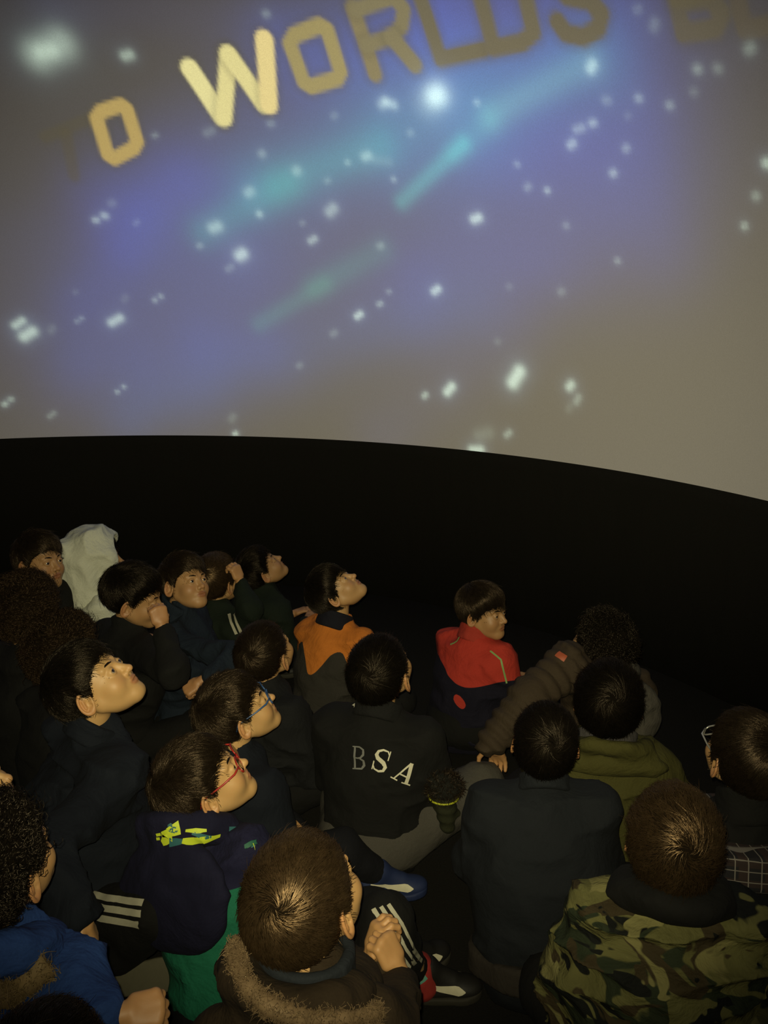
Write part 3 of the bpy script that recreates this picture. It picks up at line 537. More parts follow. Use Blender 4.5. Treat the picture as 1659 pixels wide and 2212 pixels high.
# ------------------------------------------------------------------ people
V3 = lambda t: np.array(t, float)
def rot(yaw, pitch, roll=0):
    return np.array(Matrix.Rotation(math.radians(yaw), 3, 'Z') @ Matrix.Rotation(math.radians(pitch), 3, 'X') @ Matrix.Rotation(math.radians(roll), 3, 'Y'))
class Kid: pass
def skeleton(c, s, yaw, pitch, roll, tyaw, lean, side=0, pelz=.105, nd=.052):
    k = Kid(); k.c = V3(c); s = s * .88; k.s = s; k.R = rot(yaw, pitch, roll); k.yaw, k.pitch = yaw, pitch
    yw = math.radians(yaw); hf = V3((-math.sin(yw), math.cos(yw), 0))
    k.N = k.c + k.R @ V3((0, -.026, -.070)) * s + V3((0, 0, -nd)) * s - hf * .05 * s * math.sin(math.radians(max(pitch, 0)))
    a = math.radians(tyaw); k.f = V3((-math.sin(a), math.cos(a), 0)); k.r = V3((math.cos(a), math.sin(a), 0))
    k.P = V3((k.N[0], k.N[1], pelz)) - k.f * lean - k.r * side
    u = k.N - k.P; k.H = np.linalg.norm(u); k.u = u / k.H
    k.fl = np.cross(k.u, k.r); k.fl /= np.linalg.norm(k.fl); k.rl = np.cross(k.fl, k.u)
    k.base = V3((k.P[0], k.P[1], 0))
    k.sh = [k.N + k.rl * sx * .140 * s - k.u * .062 * s for sx in (-1, 1)]
    k.el = [k.sh[i] + k.rl * (-1, 1)[i] * .035 + k.fl * .05 - V3((0, 0, 1)) * .195 * s for i in (0, 1)]
    k.wr = [k.P + k.r * (-1, 1)[i] * .07 + k.f * .215 + V3((0, 0, .085)) for i in (0, 1)]
    k.hk = ['relaxed', 'relaxed']; k.hd = [None, None]
    k.hip = [k.P + k.r * (-1, 1)[i] * .075 - V3((0, 0, .01)) for i in (0, 1)]
    k.kn = [k.P + k.r * (-1, 1)[i] * .185 + k.f * .20 + V3((0, 0, .04)) for i in (0, 1)]
    k.an = [k.P + k.r * (1, -1)[i] * .03 + k.f * (.25 + .03 * i) - V3((0, 0, .035)) for i in (0, 1)]
    k.toe = [k.r * (1, -1)[i] * .8 + k.f * .6 for i in (0, 1)]
    return k
def local(k, P):
    q = P - k.P.astype(np.float32); return np.stack([q @ k.rl.astype(np.float32), q @ k.fl.astype(np.float32), q @ k.u.astype(np.float32)], 1)
def jacket_fn(k, fat=1.0, folds=.012, puff=None, ftop=.0, fs=(9, 9, 17), arms=(0, 1)):
    H, s = k.H, k.s
    def fn(P):
        q = local(k, P); q2 = q * A3((1, 1.33, 1))
        d = rc(q2, (0, 0, -.015), (0, .01, H * .55), .138 * fat, .146 * fat); d = smin(d, rc(q2, (0, .01, H * .55), (0, -.005, H - .075 * s), .142 * fat, .085), .06) * .82
        d = smin(d, rc(P, k.N + k.u * .012, k.N - k.u * .06, .054 * s, .078 * s), .04)
        for i in arms:
            d = smin(d, rc(P, k.N - k.u * .055, k.sh[i], .055 * s, .062 * s * fat), .05)
            a = rc(P, k.sh[i], k.el[i], .060 * s * fat, .051 * s * fat); b = rc(P, k.el[i], k.wr[i], .051 * s * fat, .040 * s * fat)
            if puff:
                ab = k.el[i] - k.sh[i]; L = np.linalg.norm(ab); t = ((P - A3(k.sh[i])) @ A3(ab / L)); a = a - puff * np.abs(np.sin(t / .042 * math.pi / 1))
                ab = k.wr[i] - k.el[i]; L = np.linalg.norm(ab); t = ((P - A3(k.el[i])) @ A3(ab / L)); b = b - puff * np.abs(np.sin(t / .038 * math.pi / 1))
            d = smin(d, smin(a, b, .03), .035)
        if puff: d = d - puff * .8 * np.abs(np.sin(q[:, 2] / .06 * math.pi)) * (np.abs(q[:, 0]) < .17)
        n = vnoise(q * A3(fs) + 7.3) ; n2 = vnoise(q * A3((22, 22, 34)) + 3.1)
        n3 = vnoise(q * A3((5, 5, 11)) + 11.7); d = d + folds * (2.6 * np.sqrt(np.abs(n) + .01) - 1.0) * .9 + folds * .8 * np.abs(n2) + folds * 1.1 * n3
        return np.maximum(d, .004 - P[:, 2])
    return fn
def trouser_fn(k, fat=1.0):
    def fn(P):
        d = ell(P, k.P - V3((0, 0, .015)), (.135 * fat, .125 * fat, .10))
        for i in (0, 1):
            d = smin(d, rc(P, k.hip[i], k.kn[i], .076 * fat, .060 * fat), .03)
            d = smin(d, rc(P, k.kn[i], k.an[i] + (k.kn[i] - k.an[i]) * getattr(k, 'hemup', 0), .058 * fat, .041 * fat), .015)
        d = d + .010 * vnoise(P * A3((24, 24, 24))) + .006 * vnoise(P * 50)
        return np.maximum(d, .003 - P[:, 2])
    return fn
def bounds(k, pts, m):
    a = np.array(pts); lo = a.min(0) - m; hi = a.max(0) + m; lo[2] = max(lo[2], -.02); return lo, hi
def hand_frame(k, i):
    hd = k.hd[i]; fwd = k.wr[i] - k.el[i]; fwd /= np.linalg.norm(fwd); palm = V3((0, 0, -1))
    if hd: fwd = V3(hd[0]); palm = V3(hd[1]); fwd /= np.linalg.norm(fwd)
    z = -palm + fwd * (palm @ fwd); z /= np.linalg.norm(z) + 1e-9; x = np.cross(fwd, z); return np.stack([x, fwd, z], 1)
def geo_bvh(V, Q): return BVHTree.FromPolygons(np.asarray(V).tolist(), np.asarray(Q).tolist())
PEOPLE = []
def make_person(k, label, skin='a', hair='medium', hcol='dark', jacket=None, trousers=None, shoes=None, hres=.0046, jres=.010, jargs={}, panel=None, face=False, legs=True, tfat=1.0, shoe_swoosh=None, sole=None, hand_res=.0055, nohair=False, wear_shoes=(0, 1), jname='jacket', hscale=1.0, legs_visible=False):
    s = k.s; b = k.base
    V, Q, lip, red = head_mesh(k.pitch, hres); Vs = [V * s @ k.R.T + k.c]; Qs = [Q]; L = [lip]; Rd = [red]; n = len(V)
    def core(P):
        q = local(k, P) * A3((1, 1.3, 1)); d = rc(q, (0, 0, .0), (0, 0, k.H - .12), .08, .075) * .85
        d = smin(d, rc(P, k.N - k.u * .09, k.N + k.u * .02, .042, .038 * s), .03)
        for i in (0, 1):
            d = smin(d, rc(P, k.N - k.u * .085, k.sh[i], .034, .036 * s), .02); d = smin(d, smin(rc(P, k.sh[i], k.el[i], .036 * s, .030 * s), rc(P, k.el[i], k.wr[i], .032 * s, .020 * s), .02), .02)
            d = smin(d, smin(rc(P, k.hip[i], k.kn[i], .062, .046), rc(P, k.kn[i], k.an[i], .044, .030), .01), .02)
        return np.maximum(d, .006 - P[:, 2])
    pts = [k.P, k.N] + k.sh + k.el + k.wr + k.kn + k.an; V2, Q2 = mesh_sdf(core, *bounds(k, pts, .11), .014)
    Vs.append(V2); Qs.append(Q2 + n); n += len(V2); L.append(np.zeros(len(V2))); Rd.append(np.zeros(len(V2)))
    for i in (0, 1):
        M = hand_frame(k, i); Vh, Qh = hand_mesh(k.hk[i], hand_res); Vh = Vh * s * .90; 
        if i == 0: Vh = Vh * np.array((-1, 1, 1)); Qh = Qh[:, ::-1]      # the thumb is on the other side
        Vs.append((Vh + np.array((0, .03, 0))) @ M.T + k.wr[i]); Qs.append(Qh + n); n += len(Vh); L.append(np.zeros(len(Vh))); Rd.append(np.full(len(Vh), .25))
    me = np_mesh('person', np.concatenate(Vs) - b, np.concatenate(Qs)); fattr(me, 'lip', np.concatenate(L)); fattr(me, 'red', np.concatenate(Rd))
    o = link('person', me, SKIN[skin], None, tuple(b)); o['label'] = label; o['category'] = 'person'; o['group'] = 'schoolchildren sitting on the dome floor'
    T = Matrix.Translation(Vector(k.c - b)) @ Matrix(k.R.tolist()).to_4x4() @ Matrix.Scale(s, 4)
    if not nohair:
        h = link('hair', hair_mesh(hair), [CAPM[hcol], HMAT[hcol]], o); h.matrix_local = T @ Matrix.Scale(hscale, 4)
    if face:
        for sx in (-1, 1):
            e = link('eye', EYEM, EYEMATS, o); e.matrix_local = T @ Matrix.Translation((sx * EYE, .0725, 0)) @ Matrix.Rotation(.06 * -sx, 4, 'Z') @ Matrix.Rotation(.25, 4, 'X')
        for sx in (-1, 1): br = link('eyebrow', BROW, HMAT['black'], o); br.matrix_local = T @ Matrix.Diagonal((sx, 1, 1, 1))
    k.o = o; k.T = T
    pts = [k.P, k.N] + k.sh + k.el + k.wr
    ja = {kk: v for kk, v in jargs.items()}; fn = jacket_fn(k, **ja); Vj, Qj = mesh_sdf(fn, *bounds(k, pts, .17), jres)
    # the jacket ends in a hem
    mj = np_mesh(jname, Vj - b, Qj)
    if panel: fattr(mj, 'panel', panel(k, Vj.astype(np.float32), local(k, Vj.astype(np.float32))))
    k.jacket = link(jname, mj, jacket, o); k.jgeo = (Vj - b, Qj); k.jfn = fn
    pts = [k.P] + k.kn + k.an
    fn = trouser_fn(k, tfat); Vt, Qt = mesh_sdf(fn, *bounds(k, pts, .16), .011 if legs_visible else .014)
    k.trousers = link('trousers', np_mesh('trousers', Vt - b, Qt), trousers or TR['black'], o); k.tgeo = (Vt - b, Qt)
    for i in wear_shoes:
        t = k.toe[i] / np.linalg.norm(k.toe[i]); up = V3((0, 0, 1)); 
        if abs(t[2]) > .05: up = up - t * (up @ t); up /= np.linalg.norm(up)
        x = np.cross(t, up); M = Matrix(np.stack([x, t, up], 1).tolist()).to_4x4(); p = k.an[i] + t * .045 - up * .0; z0 = max(.0, k.an[i][2] - .085)
        if hasattr(k, 'shoe_fix') and i in k.shoe_fix:
            pz, t, up = [V3(v) for v in k.shoe_fix[i]]; t /= np.linalg.norm(t); up = up - t * (up @ t); up /= np.linalg.norm(up); M = Matrix(np.stack([np.cross(t, up), t, up], 1).tolist()).to_4x4(); p = pz; z0 = pz[2]
        pos = V3((p[0], p[1], z0)) - b; sm = shoes or SH['black']
        sh = link('shoe', SHOE[0], sm, o); sh.matrix_local = Matrix.Translation(Vector(pos)) @ M @ Matrix.Scale(.93 * s, 4)
        link('sole', SHOE[1], sole or SH['sole'], sh); link('laces', SHOE[2], sm, sh)
        if shoe_swoosh:
            for q in (0, 1): link('side_emblem', SWOOSH[q], shoe_swoosh, sh)
    PEOPLE.append(k); return k
def part_sdf(k, name, fn, lo, hi, h, m, parent=None):
    V, Q = mesh_sdf(fn, lo, hi, h); o = link(name, np_mesh(name, V - k.base, Q), m, parent or k.o); return o, (V - k.base, Q)
def collar(k, m, r=.062, height=.04, thick=.009, tilt=.5, name='collar'):
    """a stand-up collar round the neck, higher at the nape"""
    c = k.N + k.u * .008 - k.fl * .012
    def fn(P):
        q = P - c.astype(np.float32); x = q @ A3(k.rl); y = q @ A3(k.fl); z = q @ A3(k.u); z = z + y * tilt
        rr = np.sqrt(x * x + (y * 1.02) ** 2) - (r * k.s + .25 * np.maximum(-z, 0)); return smax(np.abs(rr) - thick + .004 * vnoise(P * 60), np.abs(z) - height, .008)
    return part_sdf(k, name, fn, c - .13, c + .13, .005, m)
def hood_down(k, m, w=.125, drop=.15, out=.055, ring=.034, rr=.088, tilt=.45, up=0.0, name='hood', res=.007, back=.085):
    c = k.N + k.u * (.01 + up) - k.fl * .018
    def fn(P):
        q = P - c.astype(np.float32); q = np.stack([q @ A3(k.rl), q @ A3(k.fl), q @ A3(k.u)], 1); z = q[:, 2] - q[:, 1] * -tilt
        d = np.sqrt((np.sqrt(q[:, 0] ** 2 + (q[:, 1] * .95) ** 2) - rr * k.s) ** 2 + z ** 2) - ring * (1 - .25 * (q[:, 1] > .03))
        p = ell(q, (0, -back - out * .35, -.01 - drop * .48), (w, out, drop * .62)); d = smin(d, p, .04)
        return d + .010 * (np.abs(vnoise(q * A3((12, 12, 22)))) * 2 - .4) + .004 * vnoise(q * 40)
    return part_sdf(k, name, fn, c - .30, c + .22, res, m)
TR = {'black': fabric('black_trouser_cloth', (0.0052, 0.0050, 0.0048)), 'grey': fabric('grey_tracksuit_cloth', (0.0600, 0.0550, 0.0460)), 'navy': fabric('navy_trouser_cloth', (0.0049, 0.0052, 0.0077)), 'browngrey': fabric('brown_grey_cloth', (0.0266, 0.0217, 0.0175))}
SH = {'black': plain('black_shoe', (.012, .011, .010), .6), 'olive': plain('olive_shoe', (.05, .046, .028), .7), 'blue': plain('blue_shoe', (.012, .022, .075), .7), 'sole': plain('dark_sole', (.026, .023, .016), .8), 'greysole': plain('grey_green_sole', (.085, .078, .048), .8), 'white': plain('white_emblem', (.62, .58, .42), .6)}
BLK = lambda: fabric('black_jacket', (0.0056, 0.0055, 0.0052), wr=.5)
NAVY = lambda: fabric('navy_jacket', (0.0052, 0.0073, 0.0126), wr=.6)
WHITE_TAPE = plain('white_tape', (.42, .40, .30), .7)

# 1: boy far left, face turned towards the camera
k = skeleton((-1.252, 2.913, 0.646), 1.0, -118, 8, -4, -100, .03)
make_person(k, 'dark-haired boy at far left back, wide-eyed, looking up right beside the white hood', 'b', 'medium', 'dark', BLK(), face=True, hres=.0027); collar(k, BLK())
# 2: white hood
k = skeleton((-1.131, 3.161, 0.572), 1.02, -72, 6, 0, -60, .02)
WHITE = fabric('white_hooded_cloth', (.60, .61, .50), wr=.8)
make_person(k, 'person hidden under a raised white hood at the back left', 'b', 'medium', 'black', WHITE, jargs=dict(folds=.016), face=True, jname='hooded_top')
def hoodup(P):
    q = ((P - k.c.astype(np.float32)) @ k.R.astype(np.float32)); d = ell(q, (0, -.018, .018), (.112, .128, .132)); d = smin(d, ell(q, (0, -.06, -.12), (.115, .11, .11)), .06)
    d = smin(d, rc(q, (0, -.10, .05), (0, -.13, -.10), .05, .06), .05)
    d = d + .022 * (np.abs(vnoise(q * A3((11, 14, 9)))) * 2 - .4) + .007 * vnoise(q * 34); return smax(d, -ell(q, (0, .11, -.01), (.078, .105, .105)), .012)
part_sdf(k, 'hood', hoodup, k.c - .28, k.c + .25, .006, WHITE)
# 3: boy with hand on his cheek
k = skeleton((-0.832, 2.633, 0.611), 1.04, -86, -10, 6, -45, .06)
k.wr[1] = V3((-0.663, 2.344, 0.595)); k.el[1] = V3((-0.616, 2.246, 0.522)); k.hk[1] = 'fist'; k.hd[1] = ((-.15, .10, .9), (-.6, .9, .1))
k = make_person(k, 'dark-haired boy in black jacket holding his hand to his face, seen in profile', 'b', 'medium', 'black', BLK(), face=True, hres=.0027, hand_res=.003)
# 4: boy with glinting eyes in a blue jacket
k = skeleton((-0.694, 2.781, 0.609), .97, -126, 20, -8, -95, .02)
BLUEJ = fabric('steel_blue_jacket', (0.0084, 0.0140, 0.0238), wr=.9)
k.el[1] = V3((-0.456, 2.468, 0.461)); k.wr[1] = V3((-0.535, 2.359, 0.452)); k.hk[1] = 'fist'; k.hd[1] = ((-.9, -.3, -.45), (.1, .5, -.8))
make_person(k, 'boy in steel blue jacket with glinting eyes looking up past the camera', 'b', 'medium', 'dark', BLUEJ, face=True, hres=.0027, jargs=dict(folds=.018), hand_res=.003); collar(k, BLUEJ, height=.035)
# 5: brown haired child with hand on head, green sleeve with white stripes
k = skeleton((-0.666, 3.177, 0.482), 1.04, -35, 12, 0, -35, .02)
GREENJ = fabric('dark_green_jacket', (0.0070, 0.0119, 0.0070), wr=.6)
k.el[1] = V3((-0.516, 3.030, 0.415)); k.wr[1] = V3((-0.554, 3.093, 0.487)); k.hk[1] = 'clasp'; k.hd[1] = ((-.30, .05, .95), (-.8, .5, -.2))
make_person(k, 'brown-haired child in dark green jacket with one hand raised to the head', 'a', 'crown', 'brown', GREENJ, hand_res=.003)
bv = geo_bvh(*k.jgeo); B5 = Vector(k.base)
for x in (0, 13): link('sleeve_stripe', decal_mesh(bv, [([Vector((-0.535, 2.710, 0.526)) - B5 + Vector((x * .0016, 0, 0)), Vector((-0.525, 2.700, 0.494)) - B5 + Vector((x * .0016, 0, 0)), Vector((-0.506, 2.687, 0.453)) - B5 + Vector((x * .0016, 0, 0))], .012)], .003, along=(-0.1765, 0.9152, -0.3624)), WHITE_TAPE, k.o)
# 6: dim person at the back
k = skeleton((-0.519, 3.389, 0.463), .98, -70, 44, 0, -50, .04)
make_person(k, 'dimly lit dark-haired child in dark green top at the very back, face turned upwards', 'b', 'medium', 'black', GREENJ, face=True)
# 7: orange jacket
k = skeleton((-0.171, 2.825, 0.566), .95, -96, 56, 0, -38, .07, nd=.082)
def pan7(k, P, q):
    z = q[:, 2] - (k.H - .135) - .10 * np.abs(q[:, 0] * .9 + .02) + .045 * np.sin(q[:, 0] * 38 + 1.6); return z + .0 * z
ORANGE = fabric('grey_and_orange_jacket', (0.0280, 0.0252, 0.0210), col2=(.50, .155, .022), wr=.7)
make_person(k, 'boy in orange and grey jacket with his head thrown back looking up', 'a', 'bowl', 'black', ORANGE, face=True, hres=.0027, panel=pan7, jargs=dict(folds=.014))
collar(k, fabric('navy_collar_cloth', (0.0070, 0.0070, 0.0126)), r=.066, height=.032, tilt=.3)
# 8: red jacket
k = skeleton((0.352, 2.785, 0.501), .95, -126, 4, 0, -48, .06)
def pan8(k, P, q):
    z = q[:, 2] - (k.H - .125) + .03 * np.sin(q[:, 0] * 20 + .6); hole = np.sqrt(((q[:, 0] + .165) / .035) ** 2 + ((q[:, 2] - k.H + .135) / .045) ** 2) - 1
    z = np.minimum(z, hole * .04); low = .016 - np.sqrt((q[:, 0] - .045 + .5 * (q[:, 2] - .09)) ** 2 + ((q[:, 2] - .09) * .6) ** 2) + .006 * np.sin(q[:, 2] * 90); return np.maximum(z, low)
RED = fabric('navy_and_red_jacket', (0.0063, 0.0056, 0.0140), col2=(.40, .035, .022), wr=.7)
make_person(k, 'boy in red and navy jacket turning his face right with shining eyes', 'b', 'bowl', 'dark', RED, face=True, hres=.0027, panel=pan8, jargs=dict(folds=.014))
collar(k, RED and fabric('red_collar_cloth', (0.3300, 0.0350, 0.0220)), r=.064, height=.03, tilt=.35)
bv = geo_bvh(*k.jgeo); B8 = Vector(k.base); PIPE = plain('lime_piping', (.20, .33, .10), .6)
link('piping', decal_mesh(bv, [([Vector((0.341, 2.504, 0.476)) - B8, Vector((0.375, 2.488, 0.451)) - B8, Vector((0.392, 2.453, 0.379)) - B8], .006)], .004, along=(0.1353, 0.9039, -0.4058)), PIPE, k.o)
link('piping', decal_mesh(bv, [([Vector((0.154, 2.736, 0.468)) - B8, Vector((0.211, 2.741, 0.490)) - B8, Vector((0.275, 2.734, 0.486)) - B8], .006)], .004, along=(0.0715, 0.9288, -0.3637)), PIPE, k.o)
# 9
k = skeleton((-0.357, 2.360, 0.528), 1.0, -30, 28, 0, -45, .05)
make_person(k, 'short black-haired child in black jacket seen from behind, left of the orange jacket', 'a', 'short', 'dark', fabric('charcoal_jacket', (0.0066, 0.0070, 0.0080), wr=.8), jargs=dict(folds=.018))
# 10: letters on the back
k = skeleton((-0.005, 2.160, 0.560), 1.09, -28, 30, 0, -22, .06)
k.kn[1] = V3((0.286, 2.190, 0.188)); k.an[1] = V3((0.243, 2.299, 0.127)); k.hip[1] = k.P + k.r * .08
make_person(k, 'black-haired boy whose black jacket has three white letters across the back', 'a', 'short', 'black', BLK(), trousers=TR['grey'], jres=.007, jargs=dict(folds=.010, fat=1.05), tfat=1.12)
K10 = k; collar(k, fabric('black_white_collar', (0.0070, 0.0070, 0.0070)), height=.03)
bv = geo_bvh(*k.jgeo); B = Vector(k.base)
def letter_strokes(ch):
    if ch == 'S':
        pts = [(.42, .62), (.42, .80), (.30, .95), (0, 1.0), (-.26, .92), (-.34, .74), (-.22, .58), (.18, .42), (.36, .26), (.28, .07), (0, 0), (-.30, .06), (-.42, .22), (-.42, .40)]
        ws = [.02, .05, .07, .09, .12, .17, .2, .2, .17, .12, .09, .07, .05, .02]; return [(pts, ws), ([(.42, .56), (.43, .98)], [.03, .05]), ([(-.43, .02), (-.43, .42)], [.05, .03])]
    if ch == 'A': return [([(-.40, .02), (.0, .98)], [.06, .09]), ([(.02, 1.0), (.36, .02)], [.17, .19]), ([(-.26, .34), (.22, .34)], [.07, .07]), ([(-.60, .02), (-.16, .02)], [.06, .06]), ([(.10, .02), (.62, .02)], [.06, .06])]
    return [([(-.28, 0), (-.28, 1)], [.10, .10]), ([(-.45, 1), (.05, 1), (.30, .88), (.32, .66), (.12, .53), (-.25, .52)], [.05, .07, .10, .12, .08, .06]), ([(.05, .52), (.32, .40), (.36, .18), (.18, .02), (-.45, 0)], [.06, .11, .13, .09, .05])]
LET = plain('white_embroidery', (.60, .57, .43), .7); LETB = plain('grey_embroidery', (.16, .16, .15), .7)  # the B gets a darker grey than the S and A
def on_back(k, bvh, x, z):
    o = Vector(k.P + k.rl * x + k.u * z - k.fl * .4) - Vector(k.base); h = bvh.ray_cast(o, Vector(k.fl))[0]; return h if h else o + Vector(k.fl) * .25
for ch, cx, cz, ang, m in (('B', -.010, .212, .14, LETB), ('S', .044, .215, -.12, LET), ('A', .100, .192, -.46, LET)):
    h = .058; strokes = [([on_back(K10, bv, cx + (.74 * x * math.cos(ang) - y * math.sin(ang)) * h, cz + (.74 * x * math.sin(ang) + y * math.cos(ang)) * h) for x, y in pts], [max(w_, .05) * h for w_ in ws]) for pts, ws in letter_strokes(ch)]
    link('letter', decal_mesh(bv, strokes, .0025, 2, .006), m, k.o)
for a in (((758,1492), (752,1510), (765,1516)), ):
    link('collar_print', decal_mesh(bv, [([Vector((-0.075, 1.959, 0.563)) - B, Vector((-0.063, 1.957, 0.556)) - B], .014), ([Vector((-0.073, 1.955, 0.554)) - B, Vector((-0.064, 1.961, 0.564)) - B], .010)], .004, along=(-0.0321, 0.8900, -0.4548)), LET, k.o)
    link('collar_print', decal_mesh(bv, [([Vector((0.062, 1.955, 0.553)) - B, Vector((0.074, 1.953, 0.549)) - B], .014)], .004, along=(0.0315, 0.8881, -0.4586)), LET, k.o)
# 11, 12: curly heads
k = skeleton((-1.045, 2.305, 0.679), 1.0, 8, 10, 0, -20, .04)
make_person(k, 'child with brown curls at left edge, upper of two curly heads', 'a', 'curly', 'curl', BLK(), hscale=1.05)
k = skeleton((-0.874, 2.144, 0.618), .98, -25, 8, 0, -30, .04)
make_person(k, 'child with brown curls behind the navy jacket, lower of two curly heads', 'a', 'curly', 'curl', BLK(), hscale=1.05)
# 13: boy in navy, left, looking up
k = skeleton((-0.674, 1.792, 0.697), 1.0, -88, 42, 0, -48, .12, nd=.075)
k.hip[1] = k.P + k.r * .07 + V3((0, 0, .06)); k.kn[1] = V3((-0.476, 1.518, 0.315)); k.an[1] = V3((-0.613, 1.562, 0.121)); k.toe[1] = V3((1, -.1, 0)); k.shoe_fix = {1: ((-0.545, 1.507, 0.141), (1, .05, .12), (.05, .80, -.55))}
k.el[1] = V3((-0.675, 1.430, 0.506)); k.wr[1] = V3((-0.582, 1.351, 0.455)); k.hd[1] = ((.25, .1, -.8), (-.8, -.3, -.3))
make_person(k, 'boy in navy jacket at left in profile, chin up towards the dome', 'c', 'medium', 'black', NAVY(), trousers=TR['black'], shoes=SH['olive'], sole=SH['greysole'], face=True, hres=.0024, jres=.0075, jargs=dict(folds=.018, fat=1.22), hand_res=.0028, legs_visible=True)
K13 = k; collar(k, NAVY(), height=.030, tilt=.45); bv = geo_bvh(*k.jgeo); B = Vector(k.base)
for j in range(3): link('printed_mark', decal_mesh(bv, [([Vector((-0.601, 1.484, 0.738)) - B + Vector((.022 * j, 0, .004 * j)), Vector((-0.589, 1.489, 0.738)) - B + Vector((.022 * j, 0, .004 * j))], .008)], .004, 2, along=(-0.3240, 0.8285, -0.4567)), plain('faint_print', (.09, .09, .10)), k.o)
bt = geo_bvh(*k.tgeo)
for j in range(3):
    a = Vector((-0.561, 1.324, 0.511)) - B; c = Vector((-0.514, 1.328, 0.492)) - B; d = Vector((-0.442, 1.338, 0.472)) - B; o_ = Vector((-.003, -.010, -.017)) * j
    link('trouser_stripe', decal_mesh(bt, [([a + o_, c + o_, d + o_], .013)], .004, 3, along=(-0.2842, 0.7472, -0.6007)), WHITE_TAPE, k.o)
# 14: blue glasses
k = skeleton((-0.375, 1.969, 0.537), 1.0, -68, 30, 0, -48, .05, nd=.07)
k.wr = [k.P + k.r * x_ * .06 + k.f * .16 + V3((0, 0, .05)) for x_ in (-1, 1)]; k.kn[1] = V3((-0.111, 1.856, 0.205)); k.an[1] = V3((-0.035, 1.882, 0.136)); k.toe[1] = V3((1, .15, 0))
make_person(k, 'brown-haired boy wearing blue-framed glasses, looking up to the right', 'c', 'medium', 'dark', NAVY(), trousers=TR['navy'], shoes=SH['blue'], sole=SH['blue'], face=True, hres=.0027, jargs=dict(folds=.018), shoe_swoosh=SH['white'])
K14 = k
# 15: red glasses, green jacket with navy hood
k = skeleton((-0.389, 1.622, 0.549), 1.0, -70, 34, 0, -36, .07, -.15, nd=.068)
GRN = fabric('green_and_navy_jacket', (0.0120, 0.1350, 0.0750), col2=(.010, .010, .034), wr=.8)
def pan15(k, P, q): return (q[:, 2] - (k.H - .085) + .02 * np.sin(q[:, 0] * 14))
make_person(k, 'boy wearing red-framed glasses and a green jacket with large navy hood', 'c', 'medium', 'dark', GRN, face=True, hres=.0024, jres=.007, panel=pan15, jargs=dict(folds=.014, fat=1.03))
K15 = k; HNAVY = fabric('navy_hood_cloth', (0.0070, 0.0070, 0.0238), wr=.6); ho, hg = hood_down(k, HNAVY, w=.165, drop=.195, out=.036, ring=.034, rr=.094, tilt=.42, back=.078)
bh = geo_bvh(*hg); B = Vector(k.base); YEL = plain('lime_yellow_print', (.52, .62, .03), .6); TEAL = plain('teal_print', (.03, .12, .13), .6)
hood_prints = [
 (TEAL, [[((-0.393, 1.331, 0.650)), ((-0.388, 1.328, 0.642)), ((-0.366, 1.295, 0.658))]], [.006, .016, .012]),
 (YEL, [[((-0.392, 1.291, 0.664)), ((-0.380, 1.268, 0.662)), ((-0.389, 1.260, 0.655))], [((-0.381, 1.274, 0.670)), ((-0.359, 1.283, 0.674))]], [.018, .030, .012]),
 (YEL, [[((-0.347, 1.254, 0.663)), ((-0.318, 1.241, 0.670)), ((-0.290, 1.242, 0.679)), ((-0.269, 1.249, 0.682))]], [.010, .020, .014, .006]),
 (YEL, [[((-0.347, 1.281, 0.667)), ((-0.328, 1.285, 0.665)), ((-0.307, 1.290, 0.664))]], [.006, .010, .005]), (TEAL, [[((-0.331, 1.265, 0.673)), ((-0.310, 1.257, 0.672)), ((-0.289, 1.253, 0.676))]], [.008, .014, .005]),
 (TEAL, [[((-0.371, 1.248, 0.665)), ((-0.345, 1.245, 0.668))]], [.018, .010]), (TEAL, [[((-0.252, 1.257, 0.689)), ((-0.234, 1.261, 0.690))]], [.012, .004]), (YEL, [[((-0.403, 1.267, 0.670)), ((-0.394, 1.270, 0.670))], [((-0.402, 1.263, 0.664)), ((-0.395, 1.265, 0.663))]], [.006, .006])]
for m, pls, ws in hood_prints: link('hood_print', decal_mesh(bh, [([Vector(p) - B for p in pl], (ws + ws)[:len(pl)]) for pl in pls], .004, 3, .006, along=(-0.2118, 0.7989, -0.5629)), m, k.o)
bv = geo_bvh(*k.jgeo)
link('shoulder_panel', decal_mesh(bv, [([Vector((-0.231, 1.421, 0.619)) - B, Vector((-0.210, 1.391, 0.605)) - B], .026)], .004, along=(-0.1288, 0.8224, -0.5541)), plain('green_patch', (.015, .10, .06)), k.o)
link('piping', decal_mesh(bv, [([Vector((-0.208, 1.390, 0.604)) - B, Vector((-0.185, 1.367, 0.602)) - B, Vector((-0.171, 1.342, 0.598)) - B], .006)], .004, along=(-0.1118, 0.8137, -0.5704)), TEAL, k.o)
link('piping', decal_mesh(bv, [([Vector((-0.180, 1.323, 0.608)) - B, Vector((-0.169, 1.327, 0.611)) - B], .012)], .004, along=(-0.1073, 0.8080, -0.5793)), YEL, k.o)
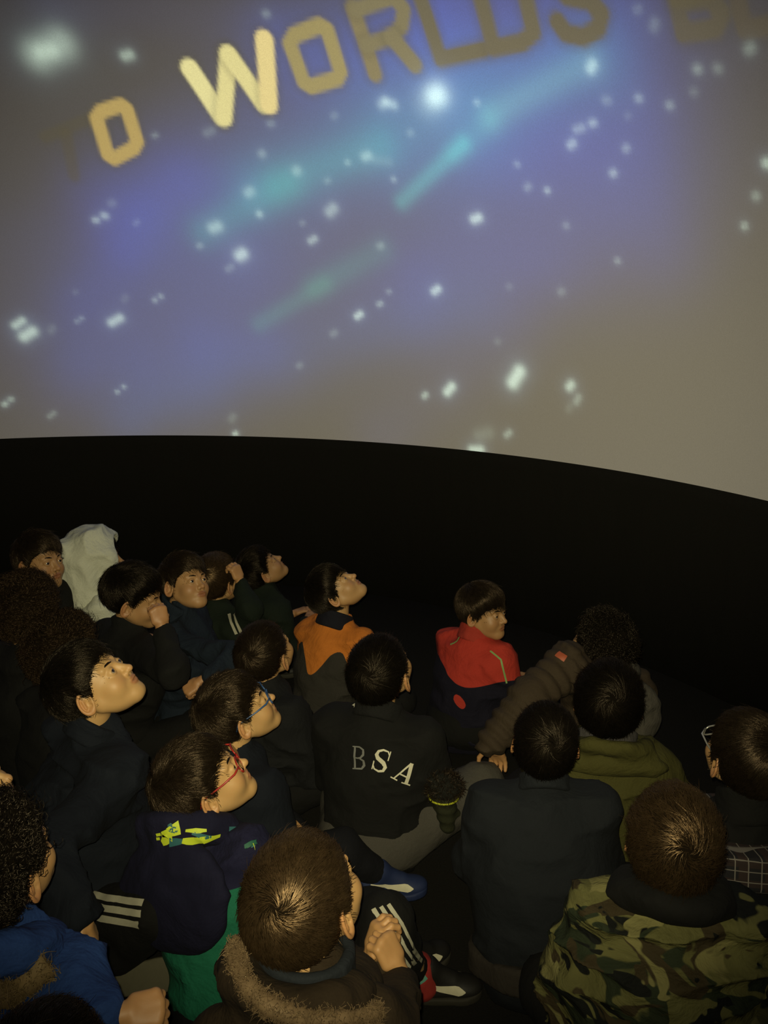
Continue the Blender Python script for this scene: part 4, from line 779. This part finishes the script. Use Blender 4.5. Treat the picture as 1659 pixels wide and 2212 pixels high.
# 16: front boy in brown coat with fur hood
k = skeleton((-0.117, 1.124, 0.652), 1.02, -30, 24, -8, -30, -.02, pelz=.12)
k.hemup = .17; k.kn[1] = V3((0.006, 1.410, 0.378)); k.an[1] = V3((0.075, 1.609, 0.062)); k.toe[1] = V3((1, .05, 0)); k.kn[0] = V3((-0.028, 1.477, 0.333)); k.an[0] = V3((0.035, 1.652, 0.077)); k.toe[0] = V3((.8, .6, 0))
k.el[1] = V3((0.000, 1.071, 0.481)); k.wr[1] = V3((0.034, 1.205, 0.419)); k.hk[1] = 'fist'; k.hd[1] = ((-.42, .25, .85), (-.75, .60, -.10))
k.el[0] = V3((-0.124, 1.353, 0.379)); k.wr[0] = V3((-0.028, 1.249, 0.407)); k.hk[0] = 'clasp'; k.hd[0] = ((.25, .05, .95), (.85, .45, -.10))
BRN = fabric('brown_suede_coat', (0.0280, 0.0182, 0.0091), wr=.8)
make_person(k, 'brown-haired boy in front wearing brown coat with fur hood, hands clasped at knees', 'c', 'crown', 'brown', BRN, trousers=TR['black'], shoes=SH['black'], sole=SH['sole'], hres=.0028, jres=.007, jargs=dict(folds=.014, fat=.96), shoe_swoosh=SH['white'], hand_res=.0022, legs_visible=True, tfat=.88)
K16 = k; ho, hg = hood_down(k, BRN, w=.140, drop=.17, out=.06, ring=.038, rr=.100, tilt=.45, up=-.005, back=.085)
part = collar(k, fabric('slate_collar_cloth', (0.0154, 0.0189, 0.0238)), r=.078, height=.05, tilt=.2)
FUR = hairmat('tan_fur', (.17, .115, .062), .6, .3)
def fur_roll(k, bvh, pts, along, r, n, length, m, sd):
    B = Vector(k.base); dv = Vector(along); P = []
    for p in pts:
        p = Vector(p) - B; h0 = bvh.ray_cast(p - dv * .7, dv)[0]; P.append(np.array(h0 if h0 else bvh.find_nearest(p)[0]))
    P = np.array(P); Q = [P[0]]
    for a, b in zip(P[:-1], P[1:]):
        q = max(1, int(np.linalg.norm(b - a) / .008))
        for i in range(1, q + 1): Q.append(a + (b - a) * i / q)
    Q = np.array(Q)
    for _ in range(6): Q[1:-1] = (Q[:-2] + 2 * Q[1:-1] + Q[2:]) / 4
    v, f = tube(Q, [r * (.85 + .3 * random.random()) for _ in Q], 10); me = py_mesh('fur_trim', v, f); V = np.array(v); vn = np.zeros(len(V) * 3, np.float32); me.vertices.foreach_get('normal', vn)
    o = link('fur_trim', me, m, k.o); pile = link('fur_pile', fur_mesh(V, vn.reshape(-1, 3), n, length, .0007, sd), m, o); pile['kind'] = 'stuff'
fur_roll(k, geo_bvh(np.concatenate([hg[0], k.jgeo[0]]), np.concatenate([hg[1], k.jgeo[1] + len(hg[0])])), [(-0.225, 1.106, 0.650), (-0.231, 1.087, 0.628), (-0.225, 1.065, 0.602), (-0.202, 1.008, 0.609), (-0.179, 0.994, 0.591), (-0.140, 0.950, 0.611), (-0.095, 0.947, 0.603), (-0.044, 0.949, 0.601), (0.000, 0.955, 0.606)], (-0.0912, 0.7244, -0.6833), .013, 6000, .017, FUR, 3)
bt = geo_bvh(*k.tgeo); B = Vector(k.base)
for j in range(3):
    o_ = Vector((.014, .006, 0)) * (j - 1)
    link('trouser_stripe', decal_mesh(bt, [([Vector((-0.008, 1.287, 0.511)) - B + o_, Vector((0.017, 1.296, 0.459)) - B + o_, Vector((0.040, 1.375, 0.338)) - B + o_, Vector((0.063, 1.439, 0.246)) - B + o_], .008)], .004, 3, along=(0.0151, 0.7548, -0.6558)), WHITE_TAPE, k.o)
ank = k.an[1]
def sock(P):
    a = ank + V3((.0, -.002, .010)); b2 = ank + V3((.010, .0, -.020)); return rc(P, a, b2, .044, .042) + .003 * vnoise(P * 60)
so, sg = part_sdf(k, 'sock', sock, ank - .12, ank + .14, .005, plain('red_sock', (.30, .025, .02), .9)); so['label'] = 'red patterned sock'
bs = geo_bvh(*sg); TL = plain('teal_sock_pattern', (.10, .30, .24), .9)
link('sock_pattern', decal_mesh(bs, [([Vector((0.053, 1.448, 0.211)) - B, Vector((0.068, 1.452, 0.216)) - B, Vector((0.075, 1.439, 0.202)) - B, Vector((0.087, 1.446, 0.210)) - B], .014)], .003, along=(0.0365, 0.7299, -0.6826)), TL, k.o)
# 17: puffer jacket, arm out
k = skeleton((0.680, 2.451, 0.515), 1.03, 22, 26, 0, 15, .08)
k.sh[0] = V3((0.548, 2.332, 0.498)); k.el[0] = V3((0.423, 2.240, 0.440)); k.wr[0] = V3((0.311, 2.179, 0.334)); k.hk[0] = 'relaxed'; k.hd[0] = ((.25, .35, -.75), (-.2, -.5, -.8)); k.kn[0] = V3((0.373, 2.211, 0.128))
PUF = fabric('brown_padded_jacket', (.040, .028, .017), rough=.85, spec=.2, wr=.5)
make_person(k, 'child in brown quilted jacket leaning on an outstretched arm beside the red jacket', 'a', 'curly', 'black', PUF, jargs=dict(folds=.006, puff=.013), jres=.0075, hand_res=.003); K17 = k
hood_down(k, fabric('grey_hood_cloth', (0.0750, 0.0680, 0.0560), wr=.9), w=.13, drop=.17, out=.055)
bv = geo_bvh(*k.jgeo); B = Vector(k.base); link('shoulder_patch', decal_mesh(bv, [([Vector((0.490, 2.199, 0.598)) - B, Vector((0.513, 2.189, 0.586)) - B], .02)], .004, along=(0.2044, 0.8956, -0.3951)), plain('orange_patch', (.34, .075, .03)), k.o)
# 18: olive jacket
k = skeleton((0.613, 2.090, 0.506), 1.12, -16, 28, 0, -10, .05)
OLV = fabric('olive_jacket', (0.0580, 0.0540, 0.0130), wr=.9)
make_person(k, 'black-haired child in plain olive green jacket seen from behind', 'a', 'medium', 'black', OLV, jargs=dict(folds=.016, fat=1.14), jres=.0075)
hood_down(k, OLV, w=.16, drop=.05, out=.035, ring=.022, rr=.105, tilt=.25, back=.05); collar(k, fabric('grey_lining', (0.0600, 0.0550, 0.0550)), r=.075, height=.035)
# 19: navy sweater
k = skeleton((0.373, 1.748, 0.577), .96, -10, 30, 0, -4, .09)
for i in (0, 1): k.kn[i] = k.P + k.r * (-1, 1)[i] * .11 + k.f * .27 + V3((0, 0, .03)); k.an[i] = k.P + k.r * (-1, 1)[i] * .05 + k.f * .40 - V3((0, 0, .04)); k.toe[i] = k.f
make_person(k, 'short-haired child in plain dark navy sweater, both ears showing', 'a', 'short', 'black', fabric('navy_sweater', (0.0080, 0.0098, 0.0129), wr=.5), trousers=TR['black'], jargs=dict(folds=.010, fat=1.10), jres=.0075, hres=.003, tfat=1.0, jname='sweater', hand_res=.003); collar(k, CACHE['navy_sweater'], r=.058, height=.022, tilt=.5)
K19 = k
# 20: camouflage
k = skeleton((0.526, 1.335, 0.612), 1.02, -14, 30, 0, -6, .06)
make_person(k, 'brown-haired child in camouflage jacket at lower right, seen from behind', 'a', 'medium', 'brown', camouflage(), jargs=dict(folds=.022, fat=1.26, fs=(6, 6, 20)), jres=.0065, tfat=1.1, hand_res=.003)
K20 = k; hood_down(k, BLK(), w=.09, drop=.02, out=.02, ring=.030, rr=.084, tilt=.15, back=.01, up=.015)
# 21: right edge
k = skeleton((0.801, 1.675, 0.579), 1.0, 12, 20, 0, 5, .05)
make_person(k, 'dark-haired child at right edge in black jacket over a plaid shirt', 'a', 'crown', 'dark', BLK(), jargs=dict(folds=.012, fat=1.1), jres=.008); K21 = k; collar(k, BLK(), r=.062, height=.045, tilt=.4)
def hem(k, z0, z1, r, m, name='shirt'):
    def fn(P):
        q = local(k, P); q2 = q * A3((1, 1.30, 1)); d = rc(q2, (0, 0, z0 - .02), (0, 0, z1 + .02), r * 1.03, r) * .84
        return smax(smax(d, q[:, 2] - z1, .006), z0 - q[:, 2], .006) + .012 * vnoise(q * A3((16, 16, 9)))
    return part_sdf(k, name, lambda P: np.maximum(fn(P), .004 - P[:, 2]), k.P - .27, k.P + .3, .008, m)
hem(k, .250, .322, .198, plaid())
hem(K19, -.058, .002, .166, TR['browngrey'])
# 22: face cut by left edge
k = skeleton((-0.762, 1.326, 0.710), 1.0, -84, 30, 0, -80, .15)
make_person(k, 'child cut off by the left edge with only nose, lips and chin showing', 'c', 'medium', 'black', BLK(), face=True, hres=.0027)
# 23: dark curls and bright blue jacket
k = skeleton((-0.595, 1.117, 0.718), 1.0, -20, 16, 0, -15, .05)
k.el[1] = V3((-0.472, 1.043, 0.560)); k.wr[1] = V3((-0.405, 0.988, 0.564)); k.hk[1] = 'fist'; k.hd[1] = ((.95, .2, .05), (.1, .6, -.8))
BLU = fabric('bright_blue_jacket', (0.0140, 0.0400, 0.1500), wr=.9)
make_person(k, 'dark curly-haired child in bright blue jacket at lower left, fist forward', 'a', 'curly', 'black', BLU, jargs=dict(folds=.018), jres=.007, hres=.003, hand_res=.0022); K23 = k
ho, hg = hood_down(k, BLU, w=.14, drop=.19, out=.06, ring=.036, rr=.095)
fur_roll(k, geo_bvh(np.concatenate([hg[0], k.jgeo[0]]), np.concatenate([hg[1], k.jgeo[1] + len(hg[0])])), [(-0.504, 1.045, 0.609), (-0.519, 1.032, 0.603), (-0.534, 1.018, 0.596), (-0.549, 1.003, 0.589), (-0.570, 0.991, 0.589), (-0.600, 0.988, 0.604)], (-0.3563, 0.6797, -0.6411), .026, 5500, .022, hairmat('brown_fur', (.15, .105, .05), .6, .3), 5)
# 24: crown of a head at the lower edge
k = skeleton((-0.392, 0.777, 0.663), .98, -20, 4, 0, -20, .05)
make_person(k, 'child whose dark hair only just shows at the bottom left edge', 'a', 'medium', 'black', BLK())

# ------------------------------------------------------------------ worn and loose things
def glasses(k, m, label, lens=True):
    g = bpy.data.objects.new('glasses', None); C.objects.link(g); g.empty_display_size = .03
    g.matrix_world = Matrix.Translation(Vector(k.base)) @ k.T; g['label'] = label; g['category'] = 'glasses'
    V = []; F = []
    def add(v, f):
        F.extend(tuple(i + len(V) for i in q) for q in f); V.extend(v)
    for sx in (-1, 1):
        pts = []
        for i in range(21):
            a = 2 * math.pi * i / 20; cx, cz = math.cos(a), math.sin(a); e = .62
            pts.append((sx * .0325 + .0235 * np.sign(cx) * abs(cx) ** e, .0985 - .004 * abs(sx * .0325 + .02 * cx - 0) / .05, -.001 + .0165 * np.sign(cz) * abs(cz) ** e))
        add(*tube(pts, [.0021] * 21, 6))
    add(*tube([(-.010, .0985, .004), (0, .101, .006), (.010, .0985, .004)], [.002] * 3, 6)); link('frame', py_mesh('frame', V, F), m, g)
    for sx in (-1, 1):
        v, f = tube([(sx * .056, .096, .008), (sx * .074, .080, .0085), (sx * .079, .045, .009), (sx * .080, .0, .011), (sx * .079, -.018, .010), (sx * .077, -.033, -.008)], [.0024, .0026, .0024, .0022, .0022, .0018], 6)
        link('temple', py_mesh('temple', v, f), m, g)
        n = 20; vv = [(sx * .0325 + .022 * np.sign(math.cos(a)) * abs(math.cos(a)) ** .62, .0975 + y, -.001 + .015 * np.sign(math.sin(a)) * abs(math.sin(a)) ** .62) for y in (0, .0012) for a in [2 * math.pi * i / n for i in range(n)]]
        link('lens', py_mesh('lens', vv, [tuple(range(n)), tuple(range(2 * n - 1, n - 1, -1))] + [(i, n + i, n + (i + 1) % n, (i + 1) % n) for i in range(n)], False), LENS, g)
    return g
LENS, nt_, p_ = mat('clear_lens'); p_.inputs['Transmission Weight'].default_value = 1.0; p_.inputs['Roughness'].default_value = .02; p_.inputs['IOR'].default_value = 1.1
nt_.links.new(mixc(nt_, noise(nt_, 5, 1), (.97, .98, .98), (1, 1, 1)), p_.inputs['Base Color'])
glasses(K15, plain('red_plastic', (.36, .022, .014), .35, .5), 'red-framed glasses worn by the boy in the green jacket')
glasses(K14, plain('blue_plastic', (.03, .085, .22), .35, .5), 'blue-framed glasses worn by the boy above the red glasses')
glasses(K21, plain('pale_metal_frame', (.5, .49, .44), .3, .6, .6), 'pale-framed glasses worn by the child at the right edge')
# padded mitten lying on the grey trousers
def mitten():
    o3 = V3((0.163, 2.032, 0.219)); e = bpy.data.objects.new('mitten', None); C.objects.link(e); e.location = tuple(o3); e['label'] = 'dark olive padded mitten with furry cuff and yellow trim on grey trousers'; e['category'] = 'mitten'
    def body(P):
        d = rc(P, (0, 0, .03), (.012, -.01, -.055), .036, .020); d = smin(d, rc(P, (.01, 0, 0), (.036, .01, -.025), .020, .012), .015); return d * .9 + .0035 * np.abs(np.sin(P[:, 2] / .028 * math.pi)) - .002 + .003 * vnoise(P * 50)
    link('shell', np_mesh('shell', *mesh_sdf(body, (-.08, -.08, -.1), (.09, .08, .09), .0045)), fabric('olive_padding', (0.0182, 0.0196, 0.0084), wr=.6), e)
    def cuff(P): return ell(P, (0, .004, .062), (.048, .044, .034)) + .012 * vnoise(P * 70)
    V, Q = mesh_sdf(cuff, (-.08, -.08, 0), (.08, .08, .12), .005); me = np_mesh('cuff', V, Q); link('cuff', me, fabric('dark_fur_cloth', (0.0084, 0.0084, 0.0063)), e)
    vn = np.zeros(len(V) * 3, np.float32); me.vertices.foreach_get('normal', vn)
    f = link('cuff_fur', fur_mesh(V, vn.reshape(-1, 3), 1800, .016, .0008, 8), HMAT['dark'], e); f['kind'] = 'stuff'
    n = 24; v, f = tube([(.040 * math.cos(2 * math.pi * i / n), .036 * math.sin(2 * math.pi * i / n), .030) for i in range(n + 1)], [.0028] * (n + 1), 6)
    link('trim_band', py_mesh('trim_band', v, f), plain('yellow_trim', (.42, .44, .02)), e)
mitten()
